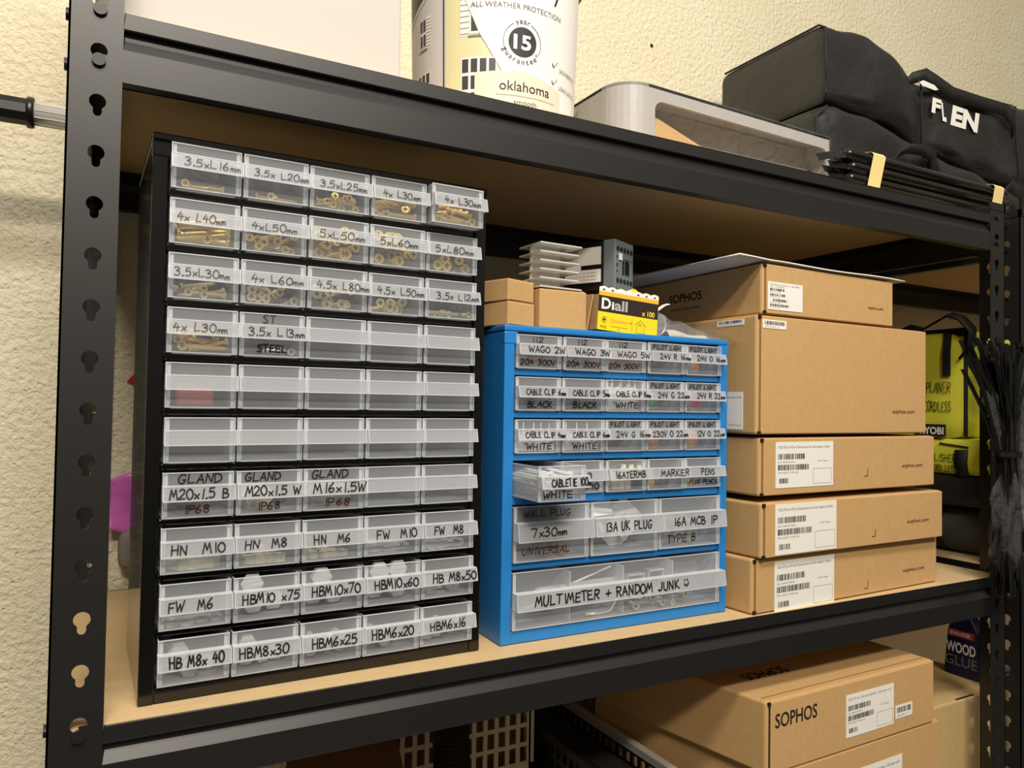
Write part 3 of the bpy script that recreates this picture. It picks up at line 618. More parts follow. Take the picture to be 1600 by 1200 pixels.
def screw_box():
    t = thing('screw_box', 'yellow and dark brown screw box with a torn scalloped top, on the blue cabinet', 'box', (.5070, .0385, ZB), -.01, rot=(0, .06, -.01))
    W, H, D = .0830, .0430, .066
    obj('carton', MB().box(0, W, 0, D, .0022, H * .97), M['kraft'], t, bevel=.0006)
    fx = lambda a, b, n=0.0004: (a, -.0002 - n, b)
    def panel(nm, x0, x1, z0, z1, mm, n=.0002):
        return obj(nm, MB().box(x0, x1, -.0002 - n, -.00005, z0, z1), M[mm], t)
    panel('yellow_panel', 0, W, .0022, .0225, 'yellow'); panel('dark_panel', 0, W, .0226, .0405, 'dark_card'); panel('amber_band', 0, W, .0406, .0452, 'amber')
    pts = [(0, .0453)]
    for k in range(7):
        a = k / 7 * W; b = (k + 1) / 7 * W
        pts += [(b, .0453)] if k == 6 else []
    top = [(W - W * i / 42, .0495 + .0016 * abs(math.sin(i * PI / 6))) for i in range(43)]
    m = MB(); m.prism([(0, .0453), (W, .0453)] + top, lambda p, q, s: (p, s, q), -.0004, -.0001)
    for k in (0, 1, 4, 5, 6):
        x = W * (k + .5) / 7; m.add([fx(x - .0022, .0466), fx(x + .0022, .0466), fx(x, .0488)], [(0, 1, 2)], 1)
    obj('scalloped_edge', m, [M['label'], M['print']], t)
    m = MB(); m.prism([(.034, .0480), (.060, .0470), (.050, .0535), (.046, .0540)], lambda p, q, s: (p, s, q), .0005, .0010); obj('torn_flap', m, M['yellow'], t)
    m = MB(); put_text(m, 'D', lambda a, b: fx(a, b), .0040, .0262, .0125, .0118, 0, .03); put_text(m, 'i', lambda a, b: fx(a, b), .0178, .0262, .0030, .0090, 0, .03); put_text(m, 'all', lambda a, b: fx(a, b), .0215, .0262, .0180, .0112, 1, .03)
    put_text(m, 'x 100', lambda a, b: fx(a, b), .0600, .0245, .0180, .0058, 2, .02); obj('printed_lettering', m, [M['label'], M['grey_plastic'], M['yellow']], t)
    m = MB(); q = lambda a, b: fx(a, b)
    m.prism([(.018, .0175), (.0205, .0152), (.040, .0150), (.0425, .0138), (.040, .0126), (.0205, .0124), (.018, .0100)], lambda p, z, s: (p, -.0006 + s, z), 0, .0001, 0)
    for a in range(20):
        th = 2 * PI * a / 20; th2 = 2 * PI * (a + 1) / 20
        m.add([q(.0085 + .0034 * math.cos(th), .0140 + .0034 * math.sin(th)), q(.0085 + .0034 * math.cos(th2), .0140 + .0034 * math.sin(th2)), q(.0085 + .0030 * math.cos(th2), .0140 + .0030 * math.sin(th2)), q(.0085 + .0030 * math.cos(th), .0140 + .0030 * math.sin(th))], [(0, 1, 2, 3)], 1)
    for b in ((.0064, .0134, .0106, .0146), (.0079, .0119, .0091, .0161), (.018, .0071, .041, .0074), (.047, .004, .0473, .019), (.052, .004, .0660, .0043), (.0535, .004, .0538, .014), (.064, .004, .0643, .014)):
        m.add([q(b[0], b[1]), q(b[2], b[1]), q(b[2], b[3]), q(b[0], b[3])], [(0, 1, 2, 3)], 1)
    for p0, p1 in (((.051, .0125), (.0588, .0185)), ((.0588, .0185), (.0668, .0125)), ((.055, .016), (.061, .0115)), ((.055, .0115), (.0605, .015))):
        m.add([q(*p0), q(*p1), q(p1[0], p1[1] + .0004), q(p0[0], p0[1] + .0004)], [(0, 1, 2, 3)], 1)
    put_text(m, 'PZ2', q, .004, .0045, .008, .0026, 1); put_text(m, 'L', q, .0285, .0040, .0016, .0024, 1); put_text(m, 'ø', q, .0435, .0130, .0024, .0026, 1)
    obj('printed_pictogram', m, [M['amber'], M['print']], t)
screw_box()
def plastic_bag():
    t = thing('plastic_bag', 'crumpled clear plastic bag on the right end of the blue cabinet', 'bag', (.589, .040, ZB), .0)
    rn = random.Random(3)
    def f(u, v):
        x = u * .118; prof = .036 * (1 - u) ** .5 * (.75 + .25 * math.cos(u * 3)) + .0015
        a = v * PI; k = 1 + .10 * math.sin(9 * u + 5 * v) + .06 * math.sin(23 * u - 11 * v)
        return (x, .030 - .028 * math.cos(a) * (1 - .3 * u), max(.0008, prof * math.sin(a) * k) + .0004)
    obj('film', MB().grid(f, 26, 18), M['film'], t, smooth=True)
    m = MB(); m.grid(lambda u, v: (.085 + .052 * u, .000 + .034 * v - .012 * u, .012 * (1 - u) - .012 * u * u + .002 * math.sin(8 * v)), 8, 6); obj('loose_end', m, M['film'], t, smooth=True)
    m = MB(); m.strip([(.006, .012, .024), (.012, .010, .031), (.020, .008, .037), (.026, .006, .039)], (0, 1, .2), .006, .0006); obj('tie_strip', m, M['label'], t)
    c = thing('clear_capsule', 'round clear capsule inside the bag on the blue cabinet', 'capsule', (.6085, .0600, ZB + .016))
    obj('shell', MB().lathe([(.0002, -.012), (.008, -.010), (.013, -.004), (.0135, .002), (.011, .009), (.0002, .012)], 20, 0, Matrix.Rotation(PI / 2, 4, 'X'), cap=False), M['film'], c, smooth=True)
    obj('ring', MB().lathe([(.0128, -.001), (.0140, -.001), (.0140, .001), (.0128, .001), (.0128, -.001)], 20, 0, Matrix.Rotation(PI / 2, 4, 'X'), cap=False), M['zinc'], c, smooth=True)
    p = obj('wrapped_packet', MB().grid(lambda u, v: (u * .062, v * .024, .0105 * math.sin(PI * min(1, max(0, v))) ** .5 * (.8 + .2 * math.sin(7 * u)) * (1 - .4 * u)), 14, 8), M['crate_white'], None, smooth=True, solid=.0008)
    p.location = (.620, .050, ZB + .0008); tag(p, 'flat white packet inside the clear bag on the blue cabinet', 'packet')
plastic_bag()
# ------------------------------------------------------------------ top shelf
ZT = TOP + .0002
t = thing('white_carton', 'large plain white box at the left end of the top shelf', 'box', (.016, .050, ZT))
obj('carton', MB().box(0, .262, 0, .230, 0, .300), M['white_card'], t, bevel=.002)
obj('lid', MB().box(-.001, .263, -.001, .231, .3002, .318), M['white_card'], t, bevel=.002)
def paint_tub():
    cx, cy, R = .4310, .1500, .0985
    t = thing('paint_tub', 'tub of masonry paint with house picture and 15 year guarantee badge, top shelf', 'paint tub', (cx, cy, ZT))
    H = .214
    rad = lambda z: .0945 + .0065 * z / H
    m = MB(); m.lathe([(.090, 0), (.0935, .003)] + [(rad(z * H / 10), z * H / 10) for z in range(1, 11)] + [(.098, H + .002)], 72); obj('tub', m, M['white'], t, smooth=True)
    m = MB(); m.lathe([(.1045, H - .016), (.1075, H - .014), (.1075, H - .002), (.1045, H), (.1030, H + .006), (.1055, H + .010), (.1055, H + .016), (.096, H + .017), (.095, H + .012), (.001, H + .012)], 72); obj('lid', m, M['stud'], t, smooth=False)
    f0 = math.atan2(-.6462 - cy, .0298 - cx)          # bearing of the label's middle
    def cyl(u, v, n=.0004):                            # u along the arc (m, right positive), v height
        r = rad(v) + n; a = f0 + u / .0985; return (r * math.cos(a), r * math.sin(a), v)
    def patch(mb, pts, mi, n):
        # convex polygon in (u,v), cut into strips so it follows the curve
        us = sorted(set([p[0] for p in pts])); lo, hi = us[0], us[-1]; k = max(1, int((hi - lo) / .006)); cuts = sorted(set(us + [lo + (hi - lo) * i / k for i in range(k + 1)]))
        def span(x):
            ys = []
            for i in range(len(pts)):
                (a, b), (c, d) = pts[i], pts[(i + 1) % len(pts)]
                if abs(a - c) < 1e-9:
                    if abs(a - x) < 1e-9: ys += [b, d]
                elif min(a, c) - 1e-9 <= x <= max(a, c) + 1e-9: ys.append(b + (d - b) * (x - a) / (c - a))
            return min(ys), max(ys)
        for a, b in zip(cuts, cuts[1:]):
            (l0, h0), (l1, h1) = span(a), span(b); s = max(1, int(max(h0 - l0, h1 - l1) / .02))
            for j in range(s):
                q = lambda lo_, hi_, tt: lo_ + (hi_ - lo_) * tt / s
                mb.add([cyl(a, q(l0, h0, j), n), cyl(b, q(l1, h1, j), n), cyl(b, q(l1, h1, j + 1), n), cyl(a, q(l0, h0, j + 1), n)], [(0, 1, 2, 3)], mi)
    m = MB()   # picture of rendered houses, left half of the label
    UL, UR = -.128, .020
    patch(m, [(UL, .005), (-.056, .005), (-.056, .168), (UL, .136)], 0, .0003)
    patch(m, [(-.056, .005), (.034, .005), (.034, .168), (-.056, .168)], 1, .0003)
    patch(m, [(UL, .136), (-.056, .168), (-.056, .205), (UL, .205)], 2, .0004); patch(m, [(-.056, .168), (.010, .180), (.010, .205), (-.056, .205)], 2, .0004)
    patch(m, [(-.060, .005), (-.058, .005), (-.058, .172), (-.060, .172)], 2, .0006)
    patch(m, [(UL, .132), (-.056, .164), (-.056, .169), (UL, .137)], 0, .0007)
    def window(x, y, w, h, nx, ny, shut=0):
        if shut: patch(m, [(x - shut, y - .002), (x - .001, y - .002), (x - .001, y + h), (x - shut, y + h)], 3, .0006); patch(m, [(x + w + .001, y - .002), (x + w + shut, y - .002), (x + w + shut, y + h), (x + w + .001, y + h)], 3, .0006)
        if shut:
            for i in range(9):
                for a, b in ((x - shut, x - .001), (x + w + .001, x + w + shut)): patch(m, [(a, y + h * i / 9), (b, y + h * i / 9), (b, y + h * i / 9 + .0007), (a, y + h * i / 9 + .0007)], 5, .0008)
        patch(m, [(x, y), (x + w, y), (x + w, y + h), (x, y + h)], 3, .0006)
        for i in range(nx):
            for j in range(ny):
                a, b = x + w * (i + .14) / nx, x + w * (i + .86) / nx; c, d = y + h * (j + .10) / ny, y + h * (j + .90) / ny
                patch(m, [(a, c), (b, c), (b, d), (a, d)], 4, .0008)
        patch(m, [(x - .002, y - .004), (x + w + .002, y - .004), (x + w + .002, y - .0015), (x - .002, y - .0015)], 5, .0006)
    window(-.0990, .0985, .0120, .0330, 2, 2, .0085); window(-.1130, .0420, .0330, .0280, 4, 2)
    window(-.0370, .0200, .0400, .0540, 4, 3); window(-.0270, .0990, .0200, .0560, 2, 2, .0110)
    obj('label_picture', m, [M['house_white'], M['house_cream'], M['roof'], M['white'], M['glass_print'], M['print_grey']], t, 'printed picture of two rendered houses')
    m = MB()   # white sweep of the label and the writing
    edge = [(-.0500, .205), (-.0420, .172), (-.0330, .138), (-.0170, .100), (.0040, .066), (.0100, .056)]
    for (a, b), (c, d) in zip(edge, edge[1:]): patch(m, [(a, b), (c, d), (.112, d), (.112, b)], 0, .0011)
    patch(m, [(-.020, .005), (.112, .005), (.112, .056), (.010, .056), (-.020, .054)], 0, .0012)
    patch(m, [(-.021, .006), (.084, .006), (.084, .049), (.035, .061), (-.021, .057)], 1, .0014)
    w_ = lambda a, b: cyl(a, b, .0018)
    put_text(m, 'oklahoma', w_, .0060, .0390, .0600, .0105, 2); put_text(m, 'smooth', w_, .0220, .0245, .0270, .0056, 3)
    patch(m, [(.002, .0335), (.074, .0335), (.074, .0339), (.002, .0339)], 3, .0018)
    put_text(m, 'ALL WEATHER PROTECTION', w_, -.0260, .1270, .1060, .0056, 3)
    put_text(m, 'masonry', w_, -.0150, .1500, .0960, .0240, 2)
    bx, bz = .0310, .0920
    for r0, r1, mi, n in ((0, .0160, 2, .0015),):
        for k in range(40):
            a, b = 2 * PI * k / 40, 2 * PI * (k + 1) / 40
            m.add([cyl(bx, bz, n), cyl(bx + r1 * math.cos(a), bz + r1 * math.sin(a), n), cyl(bx + r1 * math.cos(b), bz + r1 * math.sin(b), n)], [(0, 1, 2)], mi)
    for k in range(60):
        a, b = 2 * PI * k / 60, 2 * PI * (k + 1) / 60; dg = math.degrees(a) % 360
        if 65 < dg < 118 or 205 < dg < 330: continue
        m.add([cyl(bx + .0212 * math.cos(a), bz + .0212 * math.sin(a), .0015), cyl(bx + .0212 * math.cos(b), bz + .0212 * math.sin(b), .0015), cyl(bx + .0218 * math.cos(b), bz + .0218 * math.sin(b), .0015), cyl(bx + .0218 * math.cos(a), bz + .0218 * math.sin(a), .0015)], [(0, 1, 2, 3)], 2)
    put_text(m, '15', w_, bx - .0105, bz - .0078, .0200, .0150, 0, .03)
    def arc_text(s, a0, a1, r, h, flip):
        for i, ch in enumerate(s):
            a = math.radians(a0 + (a1 - a0) * i / (len(s) - 1)); ca, sa = math.cos(a), math.sin(a); vs, fs, w0 = text_geo(ch); k = h / .7
            ux, uy, vx, vy = (sa, -ca, ca, sa) if not flip else (-sa, ca, -ca, -sa)
            off = 0 if not flip else -h * .6
            m.add([w_(bx + ca * (r - off * 0) + (p - w0 / 2) * k * ux + (q * k + off) * vx, bz + sa * r + (p - w0 / 2) * k * uy + (q * k + off) * vy) for p, q in vs], fs, 2)
    arc_text('year', 108, 73, .0195, .0060, False); arc_text('guarantee*', 205, 325, .0205, .0060, True)
    for z in (.0745, .0555):
        for p0, p1 in (((.069, z + .004), (.0715, z)), ((.0715, z), (.078, z + .008))):
            m.add([w_(p0[0], p0[1]), w_(p1[0], p1[1]), w_(p1[0] + .0010, p1[1] + .0004), w_(p0[0] + .0010, p0[1] + .0004)], [(0, 1, 2, 3)], 2)
    put_text(m, 'SHOWERPROOF', w_, .0815, .0720, .0360, .0046, 3); put_text(m, 'LONG LASTING', w_, .0815, .0530, .0360, .0046, 3)
    obj('label_lettering', m, [M['white'], M['swatch'], M['print'], M['print_grey']], t, 'white sweep of the label with dark lettering')
paint_tub()
def tray():
    x0, x1, y0, d = .5750, .9560, .0900, .24
    t = thing('plastic_tray', 'light grey plastic bin in shrink film, open side forward, beside the paint tub', 'storage bin', (x0, y0, ZT))
    W, H = x1 - x0, .1060
    r = .042
    # outer shell: rounded front left corner, footprint polyline
    foot = [(0 - .0, d)] + [(r - r * math.cos(a), r - r * math.sin(a)) for a in [i * PI / 2 / 8 for i in range(9)]] + [(W - .008, 0), (W, .008), (W, d)]
    hz = lambda x: H - .008 * x / W
    m = MB(); n = len(foot); tk = .004
    # opening in the front face
    ox0, ox1 = .052, W - .012
    for i in range(n - 1):
        (a, b), (c, e) = foot[i], foot[i + 1]
        if abs(b) < 1e-6 and abs(e) < 1e-6: continue
        ln = math.hypot(c - a, e - b); nx, ny = -(e - b) / ln * tk, (c - a) / ln * tk
        m.hexa([(a, b, 0), (c, e, 0), (c + nx, e + ny, 0), (a + nx, b + ny, 0), (a, b, hz(a)), (c, e, hz(c)), (c + nx, e + ny, hz(c)), (a + nx, b + ny, hz(a))])
    fr = [(r, 0), (ox0, 0), (ox0, .074)] + [(ox0 + .012 - .012 * math.cos(a), .074 + .012 * math.sin(a)) for a in [i * PI / 2 / 6 for i in range(1, 7)]] + [(ox1 - .012 + .012 * math.sin(a), hz(ox1) - .032 + .012 * math.cos(a) + .002) for a in [i * PI / 2 / 6 for i in range(0, 7)]] + [(ox1, .0), (W - .008, 0), (W - .008, hz(W)), (r, hz(r))]
    m.prism(fr, lambda p, q, s: (p, s, q), 0, tk)
    obj('shell', m, M['grey_plastic'], t, smooth=False)
    top = MB(); top.prism(foot, lambda p, q, s: (p, q, hz(p) - s), 0, .004); obj('rim', top, M['grey_plastic'], t, bevel=.0015)
    lin_ = MB(); lin_.hexa([(ox0, .034, 0), (ox1, .026, 0), (ox1, .030, 0), (ox0, .038, 0), (ox0, .046, .096), (ox1, .040, .090), (ox1, .044, .090), (ox0, .050, .096)]); lin_.box(ox0 + .002, ox1 - .002, tk, .030, .012, .015)
    obj('inner_wall', lin_, M['grey_plastic'], t)
    m = MB(); m.hexa([(.058, .008, .0155), (.230, .008, .0155), (.230, .028, .0155), (.058, .028, .0155), (.058, .016, .074), (.070, .014, .070), (.070, .034, .070), (.058, .034, .074)]); o = obj('cardboard_insert', m, M['kraft'], None); o.location = (x0, y0, ZT); tag(o, 'brown cardboard wedge inside the shrink-wrapped grey bin', 'cardboard')
    s = MB(); f2 = [(p * 1.006 - .0012, q - .0016) for p, q in foot]; n -= 1
    s.grid(lambda u, v: (lambda k, fr_: (f2[k][0] + (f2[k + 1][0] - f2[k][0]) * fr_, f2[k][1] + (f2[k + 1][1] - f2[k][1]) * fr_, .002 + (hz(f2[k][0] + (f2[k + 1][0] - f2[k][0]) * fr_) - .0015) * v))(min(int(u * (n - 1)), n - 2), u * (n - 1) - min(int(u * (n - 1)), n - 2)), (n - 1) * 6, 8)
    n += 1
    s.grid(lambda u, v: (W * 1.0 + .0016 + .006 * math.sin(PI * v) * abs(math.sin(u * 9)), .004 + u * .10, .003 + (hz(W) - .002) * v), 14, 10)
    obj('shrink_film', s, M['wrap'], t, 'clear shrink film', smooth=True)
    m = MB(); put_text(m, 'HU02-F', lambda a, b: (-.0006, .125 - a, b), .0, .088, .030, .006, 0); obj('moulded_lettering', m, M['print_grey'], t)
tray()
obj_ = thing('telescopic_pole', 'telescopic aluminium pole with black grip poking out left past the rack', 'pole', (-.0462, .3350, ZT + .0172))
obj('tube', MB().lathe([(.0122 + (.0006 if k % 2 else 0), z) for k, z in enumerate((0, .70))], 28, 0, Matrix.Rotation(PI / 2, 4, 'Y')), M['alu_white'], obj_, smooth=True)
for k in range(10):
    a = 2 * PI * k / 10; obj('tube_rib', MB().tube([(.001, .0124 * math.cos(a), .0124 * math.sin(a)), (.70, .0124 * math.cos(a), .0124 * math.sin(a))], .0005, 6), M['alu_white'], obj_)
obj('grip', MB().lathe([(.0150, -.42), (.0150, -.004)], 10, 0, Matrix.Rotation(PI / 2, 4, 'Y')), M['black_plastic'], obj_, bevel=.002)
obj('grip_collar', MB().lathe([(.0160, -.0060), (.0170, -.0045), (.0170, -.0005), (.0160, .0012)], 28, 0, Matrix.Rotation(PI / 2, 4, 'Y')), M['black_plastic'], obj_, smooth=True)
# ------------------------------------------------------------------ black bags and strips, right end of the top shelf
def lerp_tab(tab, x):
    for (a, b), (c, d) in zip(tab, tab[1:]):
        if x <= c: 
            k = (x - a) / (c - a); k = max(0, k); return b + (d - b) * k
    return tab[-1][1]
def bag_body(mb, x0, x1, yf, yb, zb, zt, nx=60, ny=36, wr=.006, seed=0, pw=.55, bulge=.008):
    """soft bag: section is a superellipse between front yf(x), back yb(x), bottom zb(x), top zt(x)"""
    rn = random.Random(seed); ph = [rn.uniform(0, 6) for _ in range(12)]; pf = pw if callable(pw) else (lambda x: pw)
    def f(u, v, k=1.0, dx=0.0):
        x = x0 + (x1 - x0) * u; a = v * 2 * PI + PI / ny; c, s = math.cos(a), math.sin(a); p = pf(x)
        cy, ry = (yf(x) + yb(x)) / 2, (yb(x) - yf(x)) / 2; cz, rz = (zb(x) + zt(x)) / 2, (zt(x) - zb(x)) / 2
        w = wr * (math.sin(54 * u + ph[0] + 3 * a) + .8 * math.sin(31 * u + ph[1] - 2 * a) + .7 * abs(math.sin(19 * u + 4 * a + ph[2])) + .5 * math.sin(70 * u - 7 * a + ph[3])) * min(1, u * 14)
        if s < -.3: w = min(w, 0)
        return (x + dx, cy - (ry * k + w) * math.copysign(abs(c) ** p, c), cz + (rz * k + w) * math.copysign(abs(s) ** p, s))
    mb.grid(f, nx, ny)
    for u, sg in ((0, -1), (1, 1)):
        R = [[f(u, j / ny, k, sg * d * bulge) for j in range(ny)] for k, d in ((1, 0), (.93, .45), (.75, .8), (.4, 1.0))]
        c = tuple(sum(p[i] for p in R[-1]) / ny for i in range(3)); b0 = []
        fs = []
        for q in range(3): fs += [(q * ny + j, q * ny + (j + 1) % ny, (q + 1) * ny + (j + 1) % ny, (q + 1) * ny + j) for j in range(ny)]
        fs += [(3 * ny + j, 3 * ny + (j + 1) % ny, 4 * ny) for j in range(ny)]
        if u == 0: fs = [tuple(reversed(x)) for x in fs]
        mb.add([p for r in R for p in r] + [c], fs)
def fabric_bag():
    t = thing('holdall', 'large black nylon holdall with white lettering, on top of the lower black bag', 'bag', (0, 0, 0))
    yf = lambda x: lerp_tab([(1.05, .186), (1.15, .180), (1.25, .172), (1.31, .186), (1.36, .178), (1.6, .178), (1.64, .184), (2.3, .18)], x)
    yb = lambda x: .425
    zb = lambda x: lerp_tab([(1.05, .752), (1.13, .742), (1.21, .731), (1.32, .708), (1.40, .702), (1.55, .684), (2.3, .69)], x)
    zt = lambda x: lerp_tab([(1.05, .888), (1.085, .892), (1.117, .900), (1.158, .896), (1.20, .884), (1.244, .867), (1.28, .852), (1.346, .848), (1.445, .850), (1.573, .866), (1.664, .880), (2.3, .90)], x)
    pw = lambda x: lerp_tab([(1.05, .16), (1.12, .26), (1.20, .42), (1.30, .40), (1.36, .26), (2.3, .3)], x)
    m = MB(); bag_body(m, 1.062, 2.3, yf, yb, zb, lambda x: zt(x - .008) - .006, 110, 64, .0024, 1, pw, .006); obj('body', m, M['black_fabric'], t, smooth=True)
    m = MB(); m.tube([(1.061, .196, .752), (1.059, .186, .765), (1.059, .1855, .820), (1.059, .187, .874), (1.059, .20, .883), (1.059, .30, .883), (1.059, .415, .883)], .0020, 8); obj('seam', m, M['black_web'], t)
    m = MB(); m.tube([(1.318, .188, .715), (1.311, .1835, .760), (1.300, .179, .830), (1.296, .190, .850)], .0016, 8); obj('seam', m, M['black_web'], t)
    m = MB(); m.tube([(1.62, .180, .695), (1.605, .177, .760), (1.600, .178, .85)], .0014, 8); obj('seam', m, M['black_web'], t)
    m = MB(); m.strip([(1.270, .196, .820), (1.283, .186, .838), (1.310, .178, .848), (1.332, .172, .838), (1.375, .168, .824), (1.46, .166, .824), (1.545, .167, .828), (1.575, .169, .816), (1.588, .175, .795)], (0, -.25, 1), .022, .0025); obj('handle', m, M['black_web'], t, smooth=True)
    m = MB(); m.prism([(0, 0), (.012, .006), (.045, .004), (.056, -.002), (.045, -.005), (.010, -.004)], lambda p, q, s: (1.283 + p, .171 + s, .826 + q), 0, .001); obj('reflective_patch', m, M['label'], t)
    k = lambda a, b: (a, .1738, b)
    put = MB(); put_text(put, 'F', k, 1.3230, .7830, .026, .025, 0, .05, .1); put_text(put, 'L', k, 1.3560, .7740, .012, .030, 0, .05, -.25); put_text(put, 'EN', k, 1.3800, .7720, .084, .034, 0, .05, .15)
    obj('printed_lettering', put, M['label'], t)
    t2 = thing('holdall', 'flatter black nylon bag underneath the lettered holdall, webbing handle in front', 'bag', (0, 0, 0))
    m = MB(); bag_body(m, 1.015, 2.2, lambda x: lerp_tab([(1.015, .168), (1.06, .156), (2.3, .150)], x), lambda x: .43, lambda x: ZT + .0005, lambda x: lerp_tab([(1.015, .724), (1.05, .742), (1.13, .734), (1.21, .723), (1.32, .700), (1.40, .693), (1.55, .676), (2.3, .68)], x), 80, 48, .0012, 2, lambda x: lerp_tab([(1.015, .2), (1.1, .22), (2.3, .3)], x), .006); obj('body', m, M['black_fabric'], t2, smooth=True)
    m = MB(); m.strip([(1.170, .152, .650), (1.180, .140, .672), (1.200, .134, .682), (1.235, .132, .684), (1.262, .134, .680), (1.275, .140, .665), (1.30, .147, .640)], (.2, -.6, .8), .018, .0025); obj('handle', m, M['black_web'], t2, smooth=True)
    m = MB(); m.strip([(1.262, .146, .690), (1.285, .146, .665), (1.34, .146, .635)], (1, 0, .5), .024, .002); obj('webbing', m, M['black_web'], t2, smooth=True)
    m = MB(); m.strip([(1.47, .147, .600), (1.468, .136, .640), (1.49, .130, .662), (1.53, .128, .655), (1.55, .136, .62), (1.56, .147, .59)], (.2, -.5, 1), .022, .003); obj('handle', m, M['black_web'], t2, smooth=True)
    m = MB(); m.tube([(1.016, .172, .600), (1.013, .166, .660), (1.014, .166, .712), (1.03, .160, .728)], .0020, 8); obj('seam', m, M['black_web'], t2)
fabric_bag()
GS = 'taped black strips on the top shelf'
k_ = 0
for iy, y in enumerate((.0460, .0630)):
    for iz in range(4):
        z = .0084 + .0166 * iz
        t = thing('black_strip', ('front' if iy == 0 else 'rear') + ' black rolled strip, ' + ('lowest', 'second lowest', 'second highest', 'highest')[iz] + ' of its row in the taped bundle', 'strip', (.926 + .004 * ((k_ * 7) % 3), y, ZT + z), 0, GS)
        obj('profile', MB().lathe([(.0040, 0), (.0080, .004), (.0080, .385), (.0040, .389)], 16, 0, Matrix.Rotation(PI / 2, 4, 'Y')), M['tube'], t, smooth=True)
        obj('edge_lip', MB().box(.004, .386, -.0088, -.0074, -.0014, .0014), M['tube'], t)
        m = MB(); q = (k_ * 5) % 3 - 1
        m.strip([(.006, 0, .0), (-.010, .002 * q, .003 * q), (-.028 - .006 * (k_ % 3), .004 * q, .002 * q - .003 * (iz - 1))], (0, .6, 1), .0130, .0006)
        obj('frayed_end', m, M['black_plastic'], t); k_ += 1
for lab, x in (('left strip of masking tape round the bundle of black strips', .966), ('right strip of masking tape round the bundle of black strips', 1.2640)):
    m = MB(); yy0, yy1, zz0, zz1 = .0360, .0725, ZT + .0004, ZT + .0675
    L = [(x - .010, yy0, zz0), (x + .008, yy0, zz1 - .005), (x + .010, yy0 + .005, zz1), (x - .020, yy1 - .004, zz1), (x - .022, yy1, zz1 - .004), (x - .010, yy1, zz0)]
    for a, b in zip(L, L[1:]):
        m.hexa([a, (a[0] + .026, a[1], a[2]), (a[0] + .026, a[1] + .0005, a[2] + .0004), (a[0], a[1] + .0005, a[2] + .0004), b, (b[0] + .026, b[1], b[2]), (b[0] + .026, b[1] + .0005, b[2] + .0004), (b[0], b[1] + .0005, b[2] + .0004)])
    tag(obj('masking_tape', m, M['tape']), lab, 'tape')
# ------------------------------------------------------------------ lime tool bags on the second rack
def tool_bag(label, loc, D, H, W):
    """front panel faces -x; local: x depth 0..W, y along panel (camera right = smaller y), z up"""
    t = thing('tool_bag', label, 'tool bag', loc)
    return t
fx_ = lambda x0: (lambda a, b: (x0, -a, b))     # text plane facing -x, reading towards -y
X0 = 1.3175
t = thing('grey_roll', 'dark grey felt roll at the bottom of the bag pile on the second rack', 'roll', (X0 + .045, .20, .0415))
m = MB(); m.lathe([(.0405, -.17), (.041, -.165), (.041, .17), (.0405, .175)], 32, 0, Matrix.Rotation(PI / 2, 4, 'X')); obj('cover', m, M['grey_fabric'], t, smooth=True)
m = MB(); m.lathe([(.030, .1752), (.012, .1760), (.0118, .1770)], 24, 0, Matrix.Rotation(PI / 2, 4, 'X')); obj('rolled_core', m, M['black_fabric'], t, smooth=True)
obj('strap', MB().lathe([(.0418, .02), (.0418, .045)], 32, 0, Matrix.Rotation(PI / 2, 4, 'X'), cap=False), M['black_web'], t)
t = thing('tool_pouch', 'black fabric pouch lying between the grey roll and the lime bags', 'bag', (X0, .20, .0835))
m = MB(); bag_body(m, 0, .22, lambda x: -.15, lambda x: .16, lambda x: 0, lambda x: .052, 16, 32, .002, 5, .4); obj('body', m, M['black_fabric'], t, smooth=True)
m = MB(); m.tube([(-.0006, -.148, .040), (-.002, 0, .046), (-.0006, .155, .038)], .0022, 8); obj('zip', m, M['black_web'], t)
def lime_bag(label, z, H, y0, y1, lines, logo, slot, strap_at):
    t = thing('tool_bag', label, 'tool bag', (X0, 0, z)); W = .20
    m = MB(); bag_body(m, 0, W, lambda x: y0, lambda x: y1, lambda x: 0, lambda x: H, 14, 40, .0015, 9, .22); obj('body', m, M['lime'], t, smooth=True)
    for y in (y0, y1): obj('piping', MB().tube([(.001, y, .004), (.001, y, H - .004)], .0034, 8), M['black_web'], t)
    return t
t = lime_bag('lime green tool bag lying flat, marked POLISHER CORDLESS, under the taller lime bag', .1375, .0600, .058, .30, None, None, True, 0)
m = MB(); put_hand(m, 'POLISHER', lambda a, b: (-.0092, .172 - a, b), .0, .0210, .050, .0130, .0015, 0); put_hand(m, 'CORD LESS', lambda a, b: (-.0092, .166 - a, b), .0, .0035, .046, .0120, .0015, 0); obj('handwriting', m, M['lime_dark'], t)
m = MB(); m.strip([(-.0090, .150, .0520), (-.0088, .100, .0470)], (0, 0, 1), .0030, .0006); obj('zip_slot', m, M['black_web'], t)
m = MB(); m.strip([(.008, .111, -.012), (-.006, .1125, .000), (-.010, .113, .022), (-.008, .1125, .040), (.000, .112, .0480)], (0, 1, 0), .022, .003); obj('handle', m, M['black_web'], t, smooth=True)
t = lime_bag('tall lime green tool bag marked PLANER CORDLESS, standing beside the carton stack', .1982, .1880, .110, .30, None, None, False, 0)
m = MB(); put_hand(m, 'PLANER', lambda a, b: (-.0092, .174 - a, b), .0, .079, .043, .0190, .0016, 0); put_hand(m, 'CORDLESS', lambda a, b: (-.0092, .177 - a, b), .0, .047, .047, .0170, .0016, 0); obj('handwriting', m, M['lime_dark'], t)
m = MB(); m.box(-.0092, -.0060, .1400, .195, .0030, .0240, 0); put_text(m, 'RYOBI', lambda a, b: (-.0096, .185 - a, b), .0, .0070, .043, .0120, 1, .03); obj('logo_patch', m, [M['black_web'], M['label']], t, 'black patch with white lettering')
